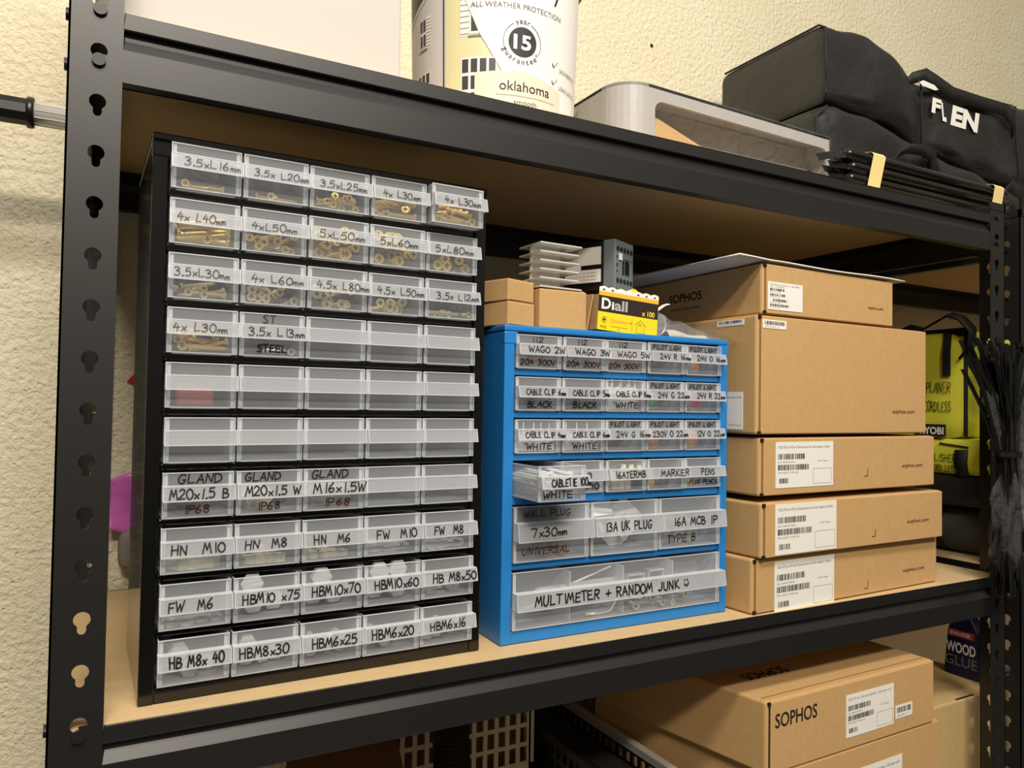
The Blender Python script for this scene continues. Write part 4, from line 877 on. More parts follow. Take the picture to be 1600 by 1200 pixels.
for y in (.186, .137):
    m = MB(); m.strip([(-.0092, y, .108), (-.0092, y, .150), (-.0045, y, .187)], (0, 1, 0), .013, .002); obj('strap', m, M['black_web'], t)
m = MB(); m.strip([(.006, .25, .186), (.0, .215, .200), (.004, .190, .192), (-.002, .160, .204), (-.006, .135, .214), (-.008, .112, .206), (-.004, .096, .185), (.000, .100, .160), (.0, .115, .140)], (1, 0, .35), .022, .003); obj('carry_handle', m, M['black_web'], t, smooth=True)
m = MB(); m.box(-.003, .004, .108, .300, .176, .190); obj('top_binding', m, M['black_web'], t)
# ------------------------------------------------------------------ black cable ties hung on the right upright
GT = 'black cable ties hanging on the right upright'
rn = random.Random(11)
hub = Vector((1.1770, -.0330, .1850))
tie_me = []
for v in range(7):
    lean = (v - 3) / 3.0
    m = MB(); L0, L1 = .175, .150
    P = []
    for i in range(13):
        s = -L0 + (L0 + L1) * i / 12
        bend = lean * (.072 * (max(0, s) / L1) ** 1.4) if s > 0 else -lean * .004 * (-s / L0)
        P.append((bend, 0, s))
    m.strip(P, (1, .35 * (1 if v % 2 else -1), 0), .0062, .0012)
    m.box(P[-1][0] - .0042, P[-1][0] + .0042, -.0026, .0026, P[-1][2] - .002, P[-1][2] + .006) if v in (1, 4) else None
    tie_me.append(m.mesh('cable_tie', M['black_plastic']))
for k in range(60):
    v = int(min(6, max(0, round(rn.gauss(2.2, 1.9)))))
    o = bpy.data.objects.new('cable_tie', tie_me[v]); COL.objects.link(o)
    o.location = hub + Vector((rn.uniform(-.010, .010), rn.uniform(-.009, .009), rn.uniform(-.030, .012)))
    o.rotation_euler = (rn.uniform(-.10, .10), rn.uniform(-.10, .10), rn.uniform(-.4, .2))
    tag(o, 'one of the long black cable ties fanned out in the hanging bundle', 'cable tie', GT)
t = thing('plastic_bag', 'torn clear bag tied round the bundle of black cable ties', 'bag', tuple(hub))
def torn(u, v):
    a = u * 2 * PI; s = v * .185 - .180
    r = .026 + .006 * math.sin(3 * a + 9 * v) + .004 * math.sin(7 * a - 14 * v); k = min(1, max(.30, (-s) / .07)); k = k if s > -.14 else k * (1 - (-s - .14) / .06)
    return (.004 + r * k * math.cos(a) * 1.15, r * k * math.sin(a) * .75, s)
obj('film', MB().grid(torn, 40, 26), M['film_thin'], t, smooth=True)
def flare(u, v):
    a = PI * .72 + u * PI * .5; s = .006 + v * .080
    r = .014 + .032 * v + .004 * math.sin(9 * a + 6 * v)
    return (r * math.cos(a) * 1.0, r * math.sin(a) * .45 + .006, s * (1 - .15 * math.sin(5 * a)))
obj('torn_flare', MB().grid(flare, 18, 14), M['film_thin'], t, smooth=True)
obj('tie_band', MB().lathe([(.0165, -.0035), (.0180, -.0035), (.0180, .0035), (.0165, .0035), (.0165, -.0035)], 24, 0, None, cap=False).box(.015, .030, -.004, .004, -.005, .005), M['black_plastic'], t)
t = thing('plastic_bag', 'clear printed bag with maroon lines, hanging at the right edge beside the cable ties', 'bag', (1.222, -.050, .155))
def pk(u, v):
    a = u * 2 * PI; s = v
    return (.034 * math.cos(a) * (1 + .12 * math.sin(4 * a + 7 * v)) * math.sin(PI * min(.98, max(.04, v))) ** .35, .022 * math.sin(a) * (1 + .15 * math.sin(6 * v + 3 * a)), -.160 + .325 * v)
obj('film', MB().grid(pk, 40, 24), M['film_thin'], t, smooth=True)
def prn(u, v): return (-.018 + .040 * u, -.0275 + .006 * (u - .5) ** 2, .005 + .055 * v + .006 * u)
obj('printed_panel', MB().grid(prn, 8, 8), M['label'], t, smooth=True)
m = MB()
for k in range(6): m.strip([(-.016 + .002 * k, -.0290, .050 - .008 * k), (.004, -.0290, .054 - .008 * k), (.022, -.0280, .058 - .008 * k)], (0, 0, 1), .0022, .0004)
m.strip([(-.012, -.0292, .030), (-.004, -.0292, .012), (.010, -.0290, .004)], (1, 0, .4), .004, .0004)
obj('printed_lines', m, M['maroon'], t)
# ------------------------------------------------------------------ lower shelf
ZL = LOW + .0001
GL_ = 'cartons on the lower shelf'
t, w, fn = carton('kraft carton with bold black lettering on its front, top of the lower stack', (.7170, -.0120), (1.0430, -.0060), .27, .0840, -.1805, .17, GL_, gap='gap')
print_on(t, 'SOPHOS', lambda a, b: fn(a, b, .0003), .0130, .0525, .0730, .0165, 'print', .012)
sticker(t, lambda u, v, n: fn(u + .140, v + .0150, n), .096, .053, 'app', 21); sticker(t, lambda u, v, n: fn(u + .240, v + .0200, n), .036, .017, 'small', 22)
print_on(t, 'SOPHOS', lambda a, b: (.112 - a, .066 + .0 - b * 1.0 + .012, .0845), .0, .0, .075, .020, 'print', .012)
m = MB(); m.box(.004, .322, .010, .0108, .0842, .0850); obj('lid_crease', m, M['kraft_dark'], t)
t, w, fn = carton('kraft carton under the lettered one in the lower stack', (.7250, -.0120), (1.0590, -.0040), .28, .1200, -.3010, .17, GL_, gap='gap')
sticker(t, lambda u, v, n: fn(u + .150, v + .022, n), .098, .070, 'app', 23)
t, w, fn = carton('kraft carton at the foot of the lower stack', (.7220, -.0100), (1.0560, -.0030), .28, .1180, ZL, .17, GL_)
t, w, fn = carton('pale brown carton at the right end of the lower shelf beside the stack', (1.075, .0500), (1.3450, .0510), .130, .2215, ZL, 0, GL_, 'kraft_pale')
m = MB(); m.box(.120, .165, .001, .004, .2217, .2223); obj('tab_slot', m, M['gap'], t)
t = thing('small_carton', 'olive brown box edge showing behind the lettered carton on the lower shelf', 'box', (.86, .275, ZL))
obj('carton', MB().box(0, .200, 0, .14, 0, .330), M['kraft_pale'], t, bevel=.002); obj('lid', MB().box(-.001, .201, -.001, .141, .3302, .336), M['kraft_pale'], t, bevel=.001)
t = thing('glue_bottle', 'navy wood glue bottle standing on the pale carton at the lower right', 'glue bottle', (1.3180, .1080, ZL + .2226))
def gb(u, v):
    a = u * 2 * PI; z = v * .105; k = 1 - .20 * z / .075 if z < .075 else .80 - .5 * (z - .075) / .03
    return (.016 * math.copysign(abs(math.cos(a)) ** .5, math.cos(a)) * (.6 + .4 * k), .0345 * math.copysign(abs(math.sin(a)) ** .5, math.sin(a)) * k, z)
obj('bottle', MB().grid(gb, 40, 20), M['navy'], t, smooth=True)
obj('nozzle', MB().lathe([(.008, .104), (.008, .112), (.004, .116), (.003, .128)], 20), M['red'], t, smooth=True)
gx = lambda a, b: (-.0164 + .012 * b, .0285 - a, b)
m = MB(); put_text(m, 'WOOD', gx, .003, .0380, .049, .0165, 0, .03); put_text(m, 'GLUE', gx, .001, .0165, .054, .0165, 1, .01); obj('printed_lettering', m, [M['label'], M['print_grey']], t)
m = MB(); m.box(-.0162, -.0135, -.020, .022, .0640, .0750, 0); put_text(m, 'EVO-STIK', lambda a, b: (-.0165, .018 - a, b), 0, .0665, .034, .006, 1, .02); obj('banner', m, [M['banner'], M['label']], t, 'red banner with pale lettering')
def grid_panel(m, x0, x1, z0, z1, nx, nz, y0, y1, bar, mi=0, axis='x'):
    B = (lambda a, b, c, d, e=0: m.box(a, b, y0 + e, y1 - e, c, d, mi)) if axis == 'x' else (lambda a, b, c, d, e=0: m.box(y0 + e, y1 - e, a, b, c, d, mi))
    for i in range(nx + 1): x = x0 + (x1 - x0) * i / nx; B(x - bar / 2, x + bar / 2, z0, z1)
    for j in range(nz + 1): z = z0 + (z1 - z0) * j / nz; B(x0 - bar / 2 + .0004, x1 + bar / 2 - .0004, z - bar / 2 + .0002, z + bar / 2 - .0002, .0004)
def crate(label, x0, x1, y0, y1, z0, z1, mt, nx, group=None, solid=.3, rim=None):
    t = thing('lattice_crate', label, 'crate', (x0, y0, z0)); W, D, H = x1 - x0, y1 - y0, z1 - z0
    m = MB(); n2 = max(3, int(nx * D / W)); zc = H * .55
    for z_a, z_b in ((H * .60, H - .012), (H * .12, H * .50)):
        grid_panel(m, .008, W - .008, z_a, z_b, nx, 4, 0, .003, .006); grid_panel(m, .008, W - .008, z_a, z_b, nx, 4, D - .003, D, .006)
        grid_panel(m, .008, D - .008, z_a, z_b, n2, 4, 0, .003, .006, 0, 'y'); grid_panel(m, .008, D - .008, z_a, z_b, n2, 4, W - .003, W, .006, 0, 'y')
    m.box(0, W, 0, D, 0, .004)
    for a, b in ((H * .50, H * .60), (.004, H * .12)): m.box(.003, W - .003, 0, .003, a, b).box(.003, W - .003, D - .003, D, a, b).box(0, .003, 0, D, a, b).box(W - .003, W, 0, D, a, b)
    obj('lattice', m, M[mt], t)
    for x in (0, W - .008):
        for y in (0, D - .008): obj('corner_post', MB().box(x, x + .008, y, y + .008, .004, H - .012), M[mt], t)
    r = MB(); r.box(-.004, W + .004, -.004, .004, H - .0118, H).box(-.004, W + .004, D - .004, D + .004, H - .0118, H).box(-.004, .004, .004, D - .004, H - .0118, H)
    if not rim: r.box(W - .004, W + .004, .004, D - .004, H - .0118, H)
    obj('rim', r, M[mt], t, bevel=.0015)
    if rim: obj('rim_strip', MB().box(W - .004, W + .007, .004, D - .004, H - .0118, H), M[rim], t, 'pale grey rim strip', bevel=.0015); return t
crate('off-white lattice crate deep on the lower shelf behind the black hose', .315, .565, .260, .425, ZL, -.130, 'crate_white', 14)
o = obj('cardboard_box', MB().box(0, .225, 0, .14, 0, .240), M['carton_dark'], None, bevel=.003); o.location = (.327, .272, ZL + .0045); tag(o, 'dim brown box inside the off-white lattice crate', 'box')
crate('black lattice crate with a pale rim strip left of the lower carton stack', .578, .6600, -.005, .440, ZL, -.200, 'black_plastic', 5, rim='grey_plastic')
o = obj('dark_filler', MB().box(0, .069, 0, .43, 0, .190), M['black_fabric'], None, bevel=.006); o.location = (.5845, .002, ZL + .0045); tag(o, 'added black filler block darkening the inside of the black lattice crate', 'filler')  # black block added so the crate's inside reads dark
t = thing('corrugated_hose', 'black corrugated hose standing in front of the off-white crate', 'hose', (.395, .180, ZL))
P, Rr = [], []
for i in range(121):
    z = .020 + i * .0026; P.append((.010 * math.sin(i / 40), .004 * math.cos(i / 30), z)); Rr.append(.0195 + (.0028 if i % 2 else 0))
obj('hose', MB().tube(P, Rr, 24, up=(0, 1, 0)), M['black_plastic'], t, smooth=False)
obj('cuff', MB().lathe([(.024, 0), (.026, .004), (.026, .022), (.0235, .026)], 28), M['black_plastic'], t, smooth=True)
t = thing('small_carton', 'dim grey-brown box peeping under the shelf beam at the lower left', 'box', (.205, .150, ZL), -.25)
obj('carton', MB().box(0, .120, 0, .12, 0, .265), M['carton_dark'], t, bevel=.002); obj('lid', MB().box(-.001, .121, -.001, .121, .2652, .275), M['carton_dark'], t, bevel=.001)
m = MB(); m.tube([(0, 0, .001), (.003, .004, .0016), (.012, .003, .0012), (.020, .010, .0014), (.026, .006, .001)], .0006, 6)
# ------------------------------------------------------------------ odds and ends by the wall
t = thing('pink_packet', 'crumpled pink film packet behind the black cabinet near the wall', 'packet', (.052, .452, .050))
def pf(u, v): return (-.012 + .075 * u, .006 * math.sin(5 * u + 3 * v) - .006, .028 + .062 * v + .010 * math.sin(4 * u) * v - .012 * (1 - v) * math.sin(u * 2.5))
obj('film', MB().grid(pf, 16, 14), M['pink'], t, smooth=True, solid=.003)
obj('clip', MB().box(.020, .050, .002, .018, .03, .09), M['grey_plastic'], t)
t = thing('grey_pouch', 'rounded grey pouch hanging below the pink packet', 'pouch', (.096, .452, .045))
m = MB(); bag_body(m, -.036, .060, lambda x: -.012, lambda x: .012, lambda x: -.020 + .0 * x, lambda x: .030, 16, 20, .001, 3, .7); obj('body', m, M['grey_plastic_dim'], t, smooth=True)
obj('hanging_loop', MB().box(.010, .030, .010, .0175, .0, .04), M['black_web'], t)
m = MB(); m.prism([(0, 0), (.010, -.004), (.024, 0), (.024, .014), (.008, .010)], lambda p, q, s: (p, s, q), 0, .004); o = obj('red_tag', m, M['red']); o.location = (.0575, .4655, .268); tag(o, 'tiny red tag on the wall behind the black cabinet', 'tag')
m = MB(); m.lathe([(.0035, 0), (.0036, .0006), (.0030, .001)], 14, 0, Matrix.Rotation(PI / 2, 4, 'X')); o = obj('wall_plug', m, M['gap']); o.location = (.925, .4698, .928); tag(o, 'small dark plug hole in the wall above the grey bin', 'wall plug')
# ------------------------------------------------------------------ contents of the drawers
def screw_mesh(L, d, mats):
    m = MB(); R = d * 1.0; n = 10
    prof = [(.0002, .0), (R * .98, 0), (R, .0004), (d * .55, .0030)]
    z = .0030 + (L * .25 if L > .03 else 0); prof.append((d * .42, z)); p = .0022 if L > .03 else .0016
    while z < L - .004:
        prof += [(d * .52, z + p * .3), (d * .36, z + p)]; z += p
    prof.append((.0002, L))
    rot = Matrix.Rotation(-PI / 2, 4, 'X')                      # axis +z -> +y, head at y = 0 facing -y
    m.lathe(prof, n, 0, rot, cap=False)
    a = R * .52; b = R * .16
    m.box(-a, a, -.00012, .0002, -b, b, 1).box(-b, b, -.00014, .0002, -a, a, 1)
    return m.mesh('screw', mats, False)
_sm = {}
def screws(where, r, c, w, L, d, n, layers, matname, label, seed, near=.62, zmax=None):
    key = (L, d, matname)
    if key not in _sm: _sm[key] = screw_mesh(L, d, [M[matname], M['recess'] if matname != 'zinc' else M['stud']])
    rn = random.Random(seed); yaw0 = AR if where is Apos else BR
    for k in range(n):
        lay = k * layers // n; R = d
        o = bpy.data.objects.new('screw', _sm[key]); COL.objects.link(o)
        zz = .0014 + R + lay * (R * 1.45) + rn.uniform(0, .0012)
        if rn.random() < near or L > .046:
            mx = min(.5, (w - .008 - 2 * R) / L * .55); yaw = rn.uniform(-mx, mx); dd = rn.uniform(.0030, .012) if rn.random() < .75 else rn.uniform(.012, .05)
            off = L * math.sin(yaw); lo, hi = .0028 + R, w - .0028 - R
            lo2, hi2 = max(lo, lo + off), min(hi, hi + off); u = rn.uniform(lo2, hi2); pitch = rn.uniform(-.25, .20) if lay and L < .045 else rn.uniform(0, .05)
        else:
            s = rn.choice((-1, 1)); yaw = s * (PI / 2 - rn.uniform(-.25, .30)); ext = L * abs(math.sin(yaw)); sl = w - .006 - ext - R
            a = .003 + R * .3 + max(0, sl) * rn.random(); u = a + ext if s > 0 else a; dd = rn.uniform(.006, .022); pitch = rn.uniform(-.30, .30) if lay else rn.uniform(-.03, .03)
        o.location = where(r, c, u, dd, zz); o.rotation_euler = (pitch, 0, yaw + yaw0)
        # heads face forward; long yaw turns show the shank
        tag(o, label, 'screw', label.replace('one of the ', ''))
GOLD = 'one of the yellow zinc screws in the drawer marked '; PALE = 'one of the pale mixed screws in the drawer marked '
SP = [(0, 0, .016, .0035, 5, 1, .3), (0, 1, .020, .0035, 7, 1, .35), (0, 2, .025, .0035, 15, 3, .6), (0, 3, .030, .004, 12, 3, .4), (0, 4, .030, .004, 13, 3, .35),
 (1, 0, .040, .004, 13, 3, .35), (1, 1, .050, .004, 14, 3, .6), (1, 2, .050, .005, 15, 4, .6), (1, 3, .060, .005, 17, 4, .9), (1, 4, .080, .005, 12, 3, .9),
 (2, 0, .030, .0035, 9, 2, .35), (2, 1, .060, .004, 14, 3, .9), (2, 2, .080, .0045, 18, 4, .9), (2, 3, .050, .0045, 10, 2, .45), (2, 4, .012, .0035, 9, 1, .5), (3, 0, .030, .004, 13, 3, .45)]
names = {(0, 4): '4xL30mm, top right', (0, 3): '4xL30mm, left of top right', (3, 0): '4xL30mm, fourth row'}
for r, c, L, d, n, lay, near in SP:
    nm = names.get((r, c)) or flat(TA[r][c]).replace(' ', '')
    screws(Apos, r, c, DW, L, d, n, lay, 'brass' if r < 2 or r == 3 else 'brass_pale', (PALE if r == 2 else GOLD) + nm, 500 + r * 5 + c, near)
screws(Apos, 3, 1, DW, .013, .0035, 6, 1, 'zinc', 'one of the silver steel screws in the drawer marked ST 3.5xL13mm STEEL', 540, .6)
_cm = {}
def share(key, fn):
    if key not in _cm: _cm[key] = fn()
    return _cm[key]
def put(me, name, label, cat, loc, rot, group):
    o = bpy.data.objects.new(name, me); COL.objects.link(o); o.location = loc; o.rotation_euler = rot; tag(o, label, cat, group); return o
def hexring(m, af, hole, h, mi=0):
    P = [(af / 1.732 * math.cos(PI / 3 * k), af / 1.732 * math.sin(PI / 3 * k)) for k in range(6)]; n = 18
    Q = [(hole * math.cos(2 * PI * k / n), hole * math.sin(2 * PI * k / n)) for k in range(n)]
    tri = tessellate_polygon([[Vector((p, q, 0)) for p, q in P], [Vector((p, q, 0)) for p, q in Q]]); A = P + Q; N = len(A)
    m.add([(p, q, 0) for p, q in A] + [(p, q, h) for p, q in A], [tuple(t) for t in tri] + [tuple(N + i for i in reversed(t)) for t in tri] + [(k, (k + 1) % 6, N + (k + 1) % 6, N + k) for k in range(6)] + [(6 + k, 6 + (k + 1) % n, N + 6 + (k + 1) % n, N + 6 + k) for k in range(n)], mi)
    return m
def nut(d): return hexring(MB(), d * 1.65, d * .5, d * .8).mesh('hex_nut', M['nylon'])
def washer(d):
    m = MB(); m.lathe([(d * .53, 0), (d * 1.05, 0), (d * 1.05, d * .16), (d * .53, d * .16), (d * .53, 0)], 24, 0, None, cap=False); return m.mesh('washer', M['zinc'], False)
def bolt(d, L):
    m = MB(); P = [(d * .95 * math.cos(PI / 3 * k), d * .95 * math.sin(PI / 3 * k)) for k in range(6)]
    m.prism(P, lambda p, q, s: (p, s, q), -d * .62, 0); pr = [(d * .5, 0)]; z = L * .35; pr.append((d * .5, z))
    while z < L - .001: pr += [(d * .44, z + .0008), (d * .5, z + .0016)]; z += .0016
    pr.append((d * .40, L)); m.lathe(pr, 12, 0, Matrix.Rotation(-PI / 2, 4, 'X')); return m.mesh('hex_bolt', M['zinc'], False)
rn = random.Random(77)
for c, d, n in ((0, .010, 5), (1, .008, 7), (2, .006, 7)):
    me = share(('nut', d), lambda: nut(d)); t_ = flat(TA[7][c])
    for k in range(n):
        af = d * 1.85; u = .006 + af / 2 + (DW - .012 - af) * ((k % 4) + .3 * rn.random()) / 3.4; u = min(u, DW - .003 - af / 2)
        put(me, 'hex_nut', 'one of the hex nuts in the drawer marked ' + t_, 'nut', Apos(7, c, u, .0035 + af / 2 + .011 * (k // 4) + rn.uniform(0, .003), .0014 + (d * .82 if k >= 4 and k % 2 else 0)), (0, 0, rn.uniform(0, 1)), 'hex nuts in the drawer marked ' + t_)
for r, c, d, n in ((7, 3, .010, 9), (7, 4, .008, 10), (8, 0, .006, 11)):
    me = share(('washer', d), lambda: washer(d)); t_ = flat(TA[r][c])
    for k in range(n):
        R = d * 1.05; u = .004 + R + (DW - .008 - 2 * R) * ((k % 4) / 3.0); 
        put(me, 'washer', 'one of the flat washers in the drawer marked ' + t_, 'washer', Apos(r, c, u, .004 + R + rn.uniform(0, .006), .0018 + (k // 4) * d * .22 + .0005), (.22 + rn.uniform(-.05, .1), rn.uniform(-.12, .12), 0), 'flat washers in the drawer marked ' + t_)
for r, c, d, L, n in ((8, 1, .010, .075, 3), (8, 2, .010, .070, 3), (8, 3, .010, .060, 4), (8, 4, .008, .050, 3), (9, 0, .008, .040, 4), (9, 1, .008, .030, 4), (9, 2, .006, .025, 6), (9, 3, .006, .020, 5), (9, 4, .006, .016, 6)):
    me = share(('bolt', d, L), lambda: bolt(d, L)); t_ = flat(TA[r][c])
    for k in range(n):
        R = d * .95; row, col = divmod(k, 2 if d > .009 else 3); cols = 2 if d > .009 else 3
        u = .004 + R + (DW - .008 - 2 * R) * (col + .15 + .3 * rn.random()) / (cols - .4 + .01); u = min(u, DW - .004 - R); yaw = rn.uniform(-.25, .25) if L > .03 else rn.uniform(-1.2, 1.2)
        if u - L * math.sin(yaw) > DW - .004 or u - L * math.sin(yaw) < .004: yaw *= -.3
        put(me, 'hex_bolt', 'one of the hex bolts in the drawer marked ' + t_, 'bolt', Apos(r, c, u, .004 + d * .62 + (rn.uniform(.001, .006) if row else rn.uniform(.004, .022)), .0016 + R + row * R * 1.9), (0, 0, yaw + AR), 'hex bolts in the drawer marked ' + t_)
def gland(c, mname, label, n):
    for k in range(n):
        t = thing('cable_gland', label, 'cable gland', Apos(6, c, .020 + .018 * k, .020 + .004 * k, .0130 + .0), .6 + .5 * k, 'cable glands in the drawer marked ' + flat(TA[6][c]) if n > 1 else None)
        rot = Matrix.Rotation(-PI / 2, 4, 'X')
        obj('threaded_body', MB().lathe([(.0095, -.010)] + [(.0100 if q % 2 else .0088, -.010 + q * .0009) for q in range(1, 11)] + [(.0100, .0)], 20, 0, rot), M[mname], t)
        P = [(.0125 * math.cos(PI / 3 * q), .0125 * math.sin(PI / 3 * q)) for q in range(6)]
        obj('hex_collar', MB().prism(P, lambda p, q, s: (p, s, q), .0002, .0050), M[mname], t)
        obj('dome_nut', MB().lathe([(.0112, .0052), (.0112, .012), (.0085, .019), (.0060, .020), (.0055, .016)], 12, 0, rot), M[mname], t, smooth=False)
gland(0, 'black_plastic', 'black cable gland in the drawer marked GLAND M20x1.5 B', 1); gland(1, 'nylon', 'white cable gland in the drawer marked GLAND M20x1.5 W', 1); gland(2, 'grey_plastic', 'one of two grey cable glands in the drawer marked GLAND M16x1.5W', 2)
o = obj('red_box', MB().box(0, .030, 0, .030, 0, .026), M['banner'], None, bevel=.002); o.location = Apos(4, 0, .012, .035, .0014); tag(o, 'dim red block in the unmarked drawer below the 4xL30mm drawer', 'box')
# blue cabinet
def connector(): 
    m = MB(); m.box(0, .013, 0, .018, 0, .008, 0)
    for k in range(2): m.box(.0012 + k * .0056, .0062 + k * .0056, -.0004, .010, .0081, .0100, 1)
    return m.mesh('lever_connector', [M['film'], M['orange']])
me = connector()
for c in range(3):
    t_ = '112 ' + ('2W', '3W', '5W')[c] + ' 20A 300V'
    for k in range(6):
        put(me, 'lever_connector', 'one of the orange lever connectors in the drawer marked ' + t_, 'connector', Bpos(0, c, .004 + .0155 * (k % 3), .004 + rn.uniform(0, .004), .0014 + .0106 * (k // 3) * (1 if c != 2 else .0) + (0.0 if c != 2 else .0106 * (k // 3))), (0, 0, rn.uniform(-.08, .08)), 'orange lever connectors in the drawer marked ' + t_)
def pilot(r, c, mname, col, R, tz):
    t_ = flat(TB[r][c]); t = thing('pilot_light', col + ' pilot light in the drawer marked ' + t_, 'pilot light', Bpos(r, c, tz[0], .0075, tz[1]), BR)
    rot = Matrix.Rotation(PI / 2, 4, 'X')
    obj('lens', MB().lathe([(R * .8, 0), (R * .8, .0015), (R * .62, .0038), (.0002, .0050)], 24, 0, rot), M[mname], t, smooth=True)
    obj('bezel', MB().lathe([(R, -.003), (R, 0), (R * .82, .0012), (R * .82, 0)], 24, 0, rot), M['grey_plastic'], t, smooth=True)
    obj('body', MB().lathe([(R * .7, -.034), (R * .7, -.0031)], 20, 0, rot), M['black_plastic'], t, smooth=True)
pilot(0, 4, 'orange_lens', 'orange', .0088, (.018, .0105)); pilot(1, 3, 'green_lens', 'green', .0100, (.0140, .0115)); pilot(1, 4, 'red_lens', 'red', .0115, (.0200, .0130)); pilot(2, 3, 'orange_lens', 'orange', .0105, (.0145, .0120)); pilot(2, 4, 'orange_lens', 'orange', .0110, (.0165, .0125))
def clip_mesh(mname):
    m = MB(); P = [(-.006, 0), (.006, 0), (.006, .005)] + [(.006 * math.cos(a), .005 + .004 * math.sin(a)) for a in [PI * k / 8 for k in range(1, 8)]] + [(-.006, .005)]
    m.prism(P, lambda p, q, s: (p, s, q), 0, .006); m.lathe([(.0018, 0), (.0018, .0008), (.0007, .0010), (.0006, .012)], 8, 0, Matrix.Translation((.004, .003, .0095)) @ Matrix.Rotation(0, 4, 'X'))
    return m.mesh('cable_clip', M[mname])
for r, c, mname, n in ((1, 0, 'black_plastic', 6), (1, 1, 'black_plastic', 6), (1, 2, 'white', 12), (2, 0, 'white', 8), (2, 1, 'white', 7)):
    me = share(('clip', mname), lambda: clip_mesh(mname)); t_ = flat(TB[r][c])
    for k in range(n):
        put(me, 'cable_clip', 'one of the ' + ('black' if mname[0] == 'b' else 'white') + ' cable clips in the drawer marked ' + t_, 'cable clip', Bpos(r, c, .010 + .0115 * (k % 4) + rn.uniform(-.001, .001), .0055 + rn.uniform(0, .004), .0016 + .0085 * (k // 4)), (0, 0, rn.uniform(-.3, .3)), ('black' if mname[0] == 'b' else 'white') + ' cable clips in the drawer marked ' + t_)
m = MB(); m.strip([(0, 0, 0), (.0005, .05, .001), (0, .100, .0005)], (1, 0, .3), .0028, .0009); m.box(-.0022, .0022, -.003, .002, -.0016, .0016); me = m.mesh('white_cable_tie', M['white'])
for k in range(48):
    put(me, 'white_cable_tie', 'one of the white cable ties heaped in the pulled-out drawer', 'cable tie', Bpos(3, 0, .006 + .0425 * rn.random() ** 1.15, .006 + rn.uniform(0, .018), .0030 + .0235 * (k / 48)), (rn.uniform(-.02, .05), rn.uniform(-1.2, 1.2), rn.uniform(-.06, .06)), 'white cable ties in the pulled-out drawer')
def tblock():
    m = MB()
    for k in range(3): m.box(.009 * k, .009 * k + .0078, 0, .016, 0, .010, 0); m.lathe([(.0030, .0), (.0030, .004), (.0016, .004)], 10, 0, Matrix.Translation((.009 * k + .0039, .008, .0100)))
    m.box(0, .0258, .006, .010, 0, .004, 0); return m.mesh('terminal_block', M['nylon'])
me = tblock()
for k, (u, d_, z, rz) in enumerate(((.012, .006, .0016, 0), (.008, .010, .0130, .5), (.026, .010, .0150, -.5), (.020, .026, .0150, .2))):
    put(me, 'terminal_block', 'one of the cream terminal blocks in the drawer marked 16ATERMB', 'terminal block', Bpos(3, 2, u, d_, z), (0, rn.uniform(-.3, .3) if k else 0, rz), 'cream terminal blocks in the drawer marked 16ATERMB')
def pen(label, r, c, u, z, body, cap_, rad=.0048, yaw=0.0, L=.115, d0=.004):
    t = thing('marker_pen', label, 'pen', Bpos(r, c, u, d0, z), yaw + BR); rot = Matrix.Rotation(-PI / 2, 4, 'X')
    obj('barrel', MB().lathe([(rad * .9, .034), (rad, .036), (rad, L), (rad * .6, L + .003)], 16, 0, rot), M[body], t, smooth=True)
    obj('cap', MB().lathe([(rad * .55, 0), (rad * .98, .002), (rad * 1.04, .0338)], 16, 0, rot), M[cap_], t, smooth=True); return t
pen('yellow-capped marker in the drawer marked MARKER', 3, 3, .0090, .0080, 'white', 'amber', .0060); pen('grey marker in the drawer marked MARKER', 3, 3, .0300, .0075, 'grey_plastic', 'dev_grey', .0058, -.05)
pen('yellow pencil-like pen in the drawer marked PENS PLUS PENCIL', 3, 4, .0140, .0060, 'amber', 'yellow', .0038, .02); pen('white pen in the drawer marked PENS PLUS PENCIL', 3, 4, .0060, .0060, 'white', 'green_lens', .0036, .0)
m = MB(); m.lathe([(.0035, 0), (.0045, .002), (.0040, .028), (.0028, .030)], 12, 0, Matrix.Rotation(-PI / 2, 4, 'X')); m.box(-.0050, .0050, .010, .022, -.0005, .0005); me = m.mesh('wall_plug', M['brown_plug'])
for k in range(12):
    put(me, 'wall_plug', 'one of the brown wall plugs in the drawer marked WALL PLUG', 'wall plug', Bpos(4, 0, .042 + .0105 * (k % 4) + rn.uniform(-.001, .001), .006 + rn.uniform(0, .008), .0062 + .0085 * (k // 4)), (0, rn.uniform(0, 3), rn.uniform(-.25, .25)), 'brown wall plugs in the wide drawer')
def uk_plug(label, u, d_, z, rot, prongs):
    t = thing('mains_plug', label, 'plug', Bpos(4, 1, u, d_, z), 0, 'white mains plugs in the wide drawer', rot)
    P = [(-.022, .010), (-.016, .024), (.016, .024), (.022, .010), (.022, -.016), (.012, -.025), (-.012, -.025), (-.022, -.016)]
    obj('body', MB().prism(P, lambda p, q, s: (p, s, q), 0, .017), M['white'], t, bevel=.002)
    for x, z_ in ((0, .012), (-.011, -.008), (.011, -.008)): obj('pin', MB().box(x - .003, x + .003, -.016, -.0001, z_ - .002, z_ + .002), M['nylon'], t)
uk_plug('white mains plug lying tilted in the drawer marked 13A UK PLUG', .058, .030, .0290, (.3, .7, 0), 1); uk_plug('white mains plug at the left of the drawer marked 13A UK PLUG', .024, .036, .0290, (1.1, 0, .2), 1)
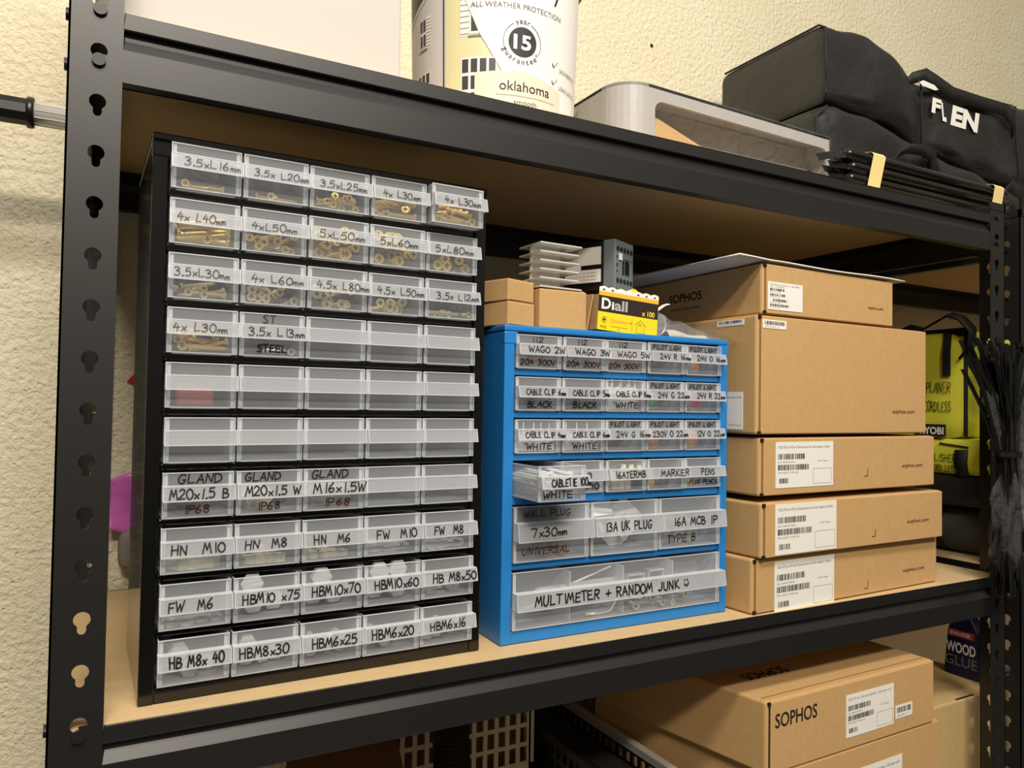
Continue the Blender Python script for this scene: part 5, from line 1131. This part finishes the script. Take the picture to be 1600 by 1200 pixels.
for k, (u, z, rz) in enumerate(((.030, .0016, 0), (.052, .0016, .15))):
    t = thing('circuit_breaker', 'one of the white breakers in the drawer marked 16A MCB 1P TYPE B', 'circuit breaker', Bpos(4, 2, u, .012, z), rz, 'white breakers in the wide drawer')
    obj('case', MB().prism([(0, 0), (.060, 0), (.060, .036), (.044, .036), (.044, .042), (.016, .042), (.016, .036), (0, .036)], lambda p, q, s: (s, p, q * .75), 0, .0175), M['grey_plastic'], t, bevel=.0006)
    obj('lever', MB().box(.005, .012, .026, .032, .0316, .0370), M['black_plastic'], t)
# bottom drawer
J = lambda u, d_, z: Bpos(5, 0, u, d_, z)
t = thing('marker_pen', 'marker with white script lettering in the full width bottom drawer', 'pen', J(.062, .012, .0330), .0, rot=(0, 0, .12)); 
obj('barrel', MB().lathe([(.0050, 0), (.0056, .002), (.0056, .085), (.0045, .088)], 16, 0, Matrix.Rotation(PI / 2, 4, 'Y')), M['grey_plastic'], t, smooth=True)
obj('cap', MB().lathe([(.0060, -.030), (.0063, -.001)], 16, 0, Matrix.Rotation(PI / 2, 4, 'Y')), M['grey_plastic'], t, smooth=True)
m = MB(); put_text(m, 'Sharpie', lambda a, b: (a, -.0060, b), .012, -.0028, .036, .0058, 0, 0, .2); put_text(m, 'METAL', lambda a, b: (a, -.0060, b), .052, -.0015, .014, .0026, 0); obj('printed_lettering', m, M['white'], t)
t = thing('junk_tray', 'clear folded plastic wallet of bits in the bottom drawer', 'wallet', J(.076, .026, .0014)); obj('film', MB().grid(lambda u, v: (.062 * u, .030 * v, .026 - .010 * v + .003 * math.sin(8 * u)), 10, 6), M['film'], t, smooth=True); obj('base', MB().box(0, .062, 0, .05, 0, .0150), M['film'], t)
m = MB(); m.tube([(0, 0, .002), (.020, .001, .0005), (.034, .0005, .002), (.046, .002, .016), (.050, .003, .026)], .0018, 8); o = obj('hex_key', m, M['zinc'], None, smooth=True); o.location = J(.094, .008, .0025); tag(o, 'bent silver hex key in the bottom drawer', 'hex key')
screws(lambda r, c, u, d_, z: J(.150 + u, d_, z), 5, 0, .100, .030, .0045, 12, 2, 'zinc', 'one of the loose silver screws in the full width bottom drawer', 620, .55)
for k, (u, z, L) in enumerate(((.156, .038, .024), (.186, .041, .022))):
    t = thing('metal_bracket', ('flat', 'looped')[k] + ' silver bracket near the top of the bottom drawer', 'bracket', J(u, .014, z - .022)); obj('plate', MB().box(0, L, 0, .010, .022, .0240), M['zinc'], t)
    for x in (0, L - .0016): obj('leg', MB().box(x, x + .0016, .001, .009, 0, .0219), M['zinc'], t)
t = thing('probe_case', 'pale plastic case at the right of the bottom drawer', 'case', J(.222, .020, .0014)); obj('shell', MB().box(0, .044, 0, .080, 0, .044), M['film'], t, bevel=.003); obj('lid_edge', MB().box(-.0008, .0448, -.0008, .0808, .0300, .0318), M['lip'], t)
for k in range(2):
    m = MB(); m.tube([(0, 0, 0), (.030, .004, .006), (.070, .002, .018)], .0012, 8); o = obj('probe_lead', m, M['white'], None, smooth=True); o.location = J(.012 + .050 * k, .006 + .006 * k, .018 + .016 * k); tag(o, ('lower', 'upper')[k] + ' thin pale probe lead at the left of the bottom drawer', 'lead')
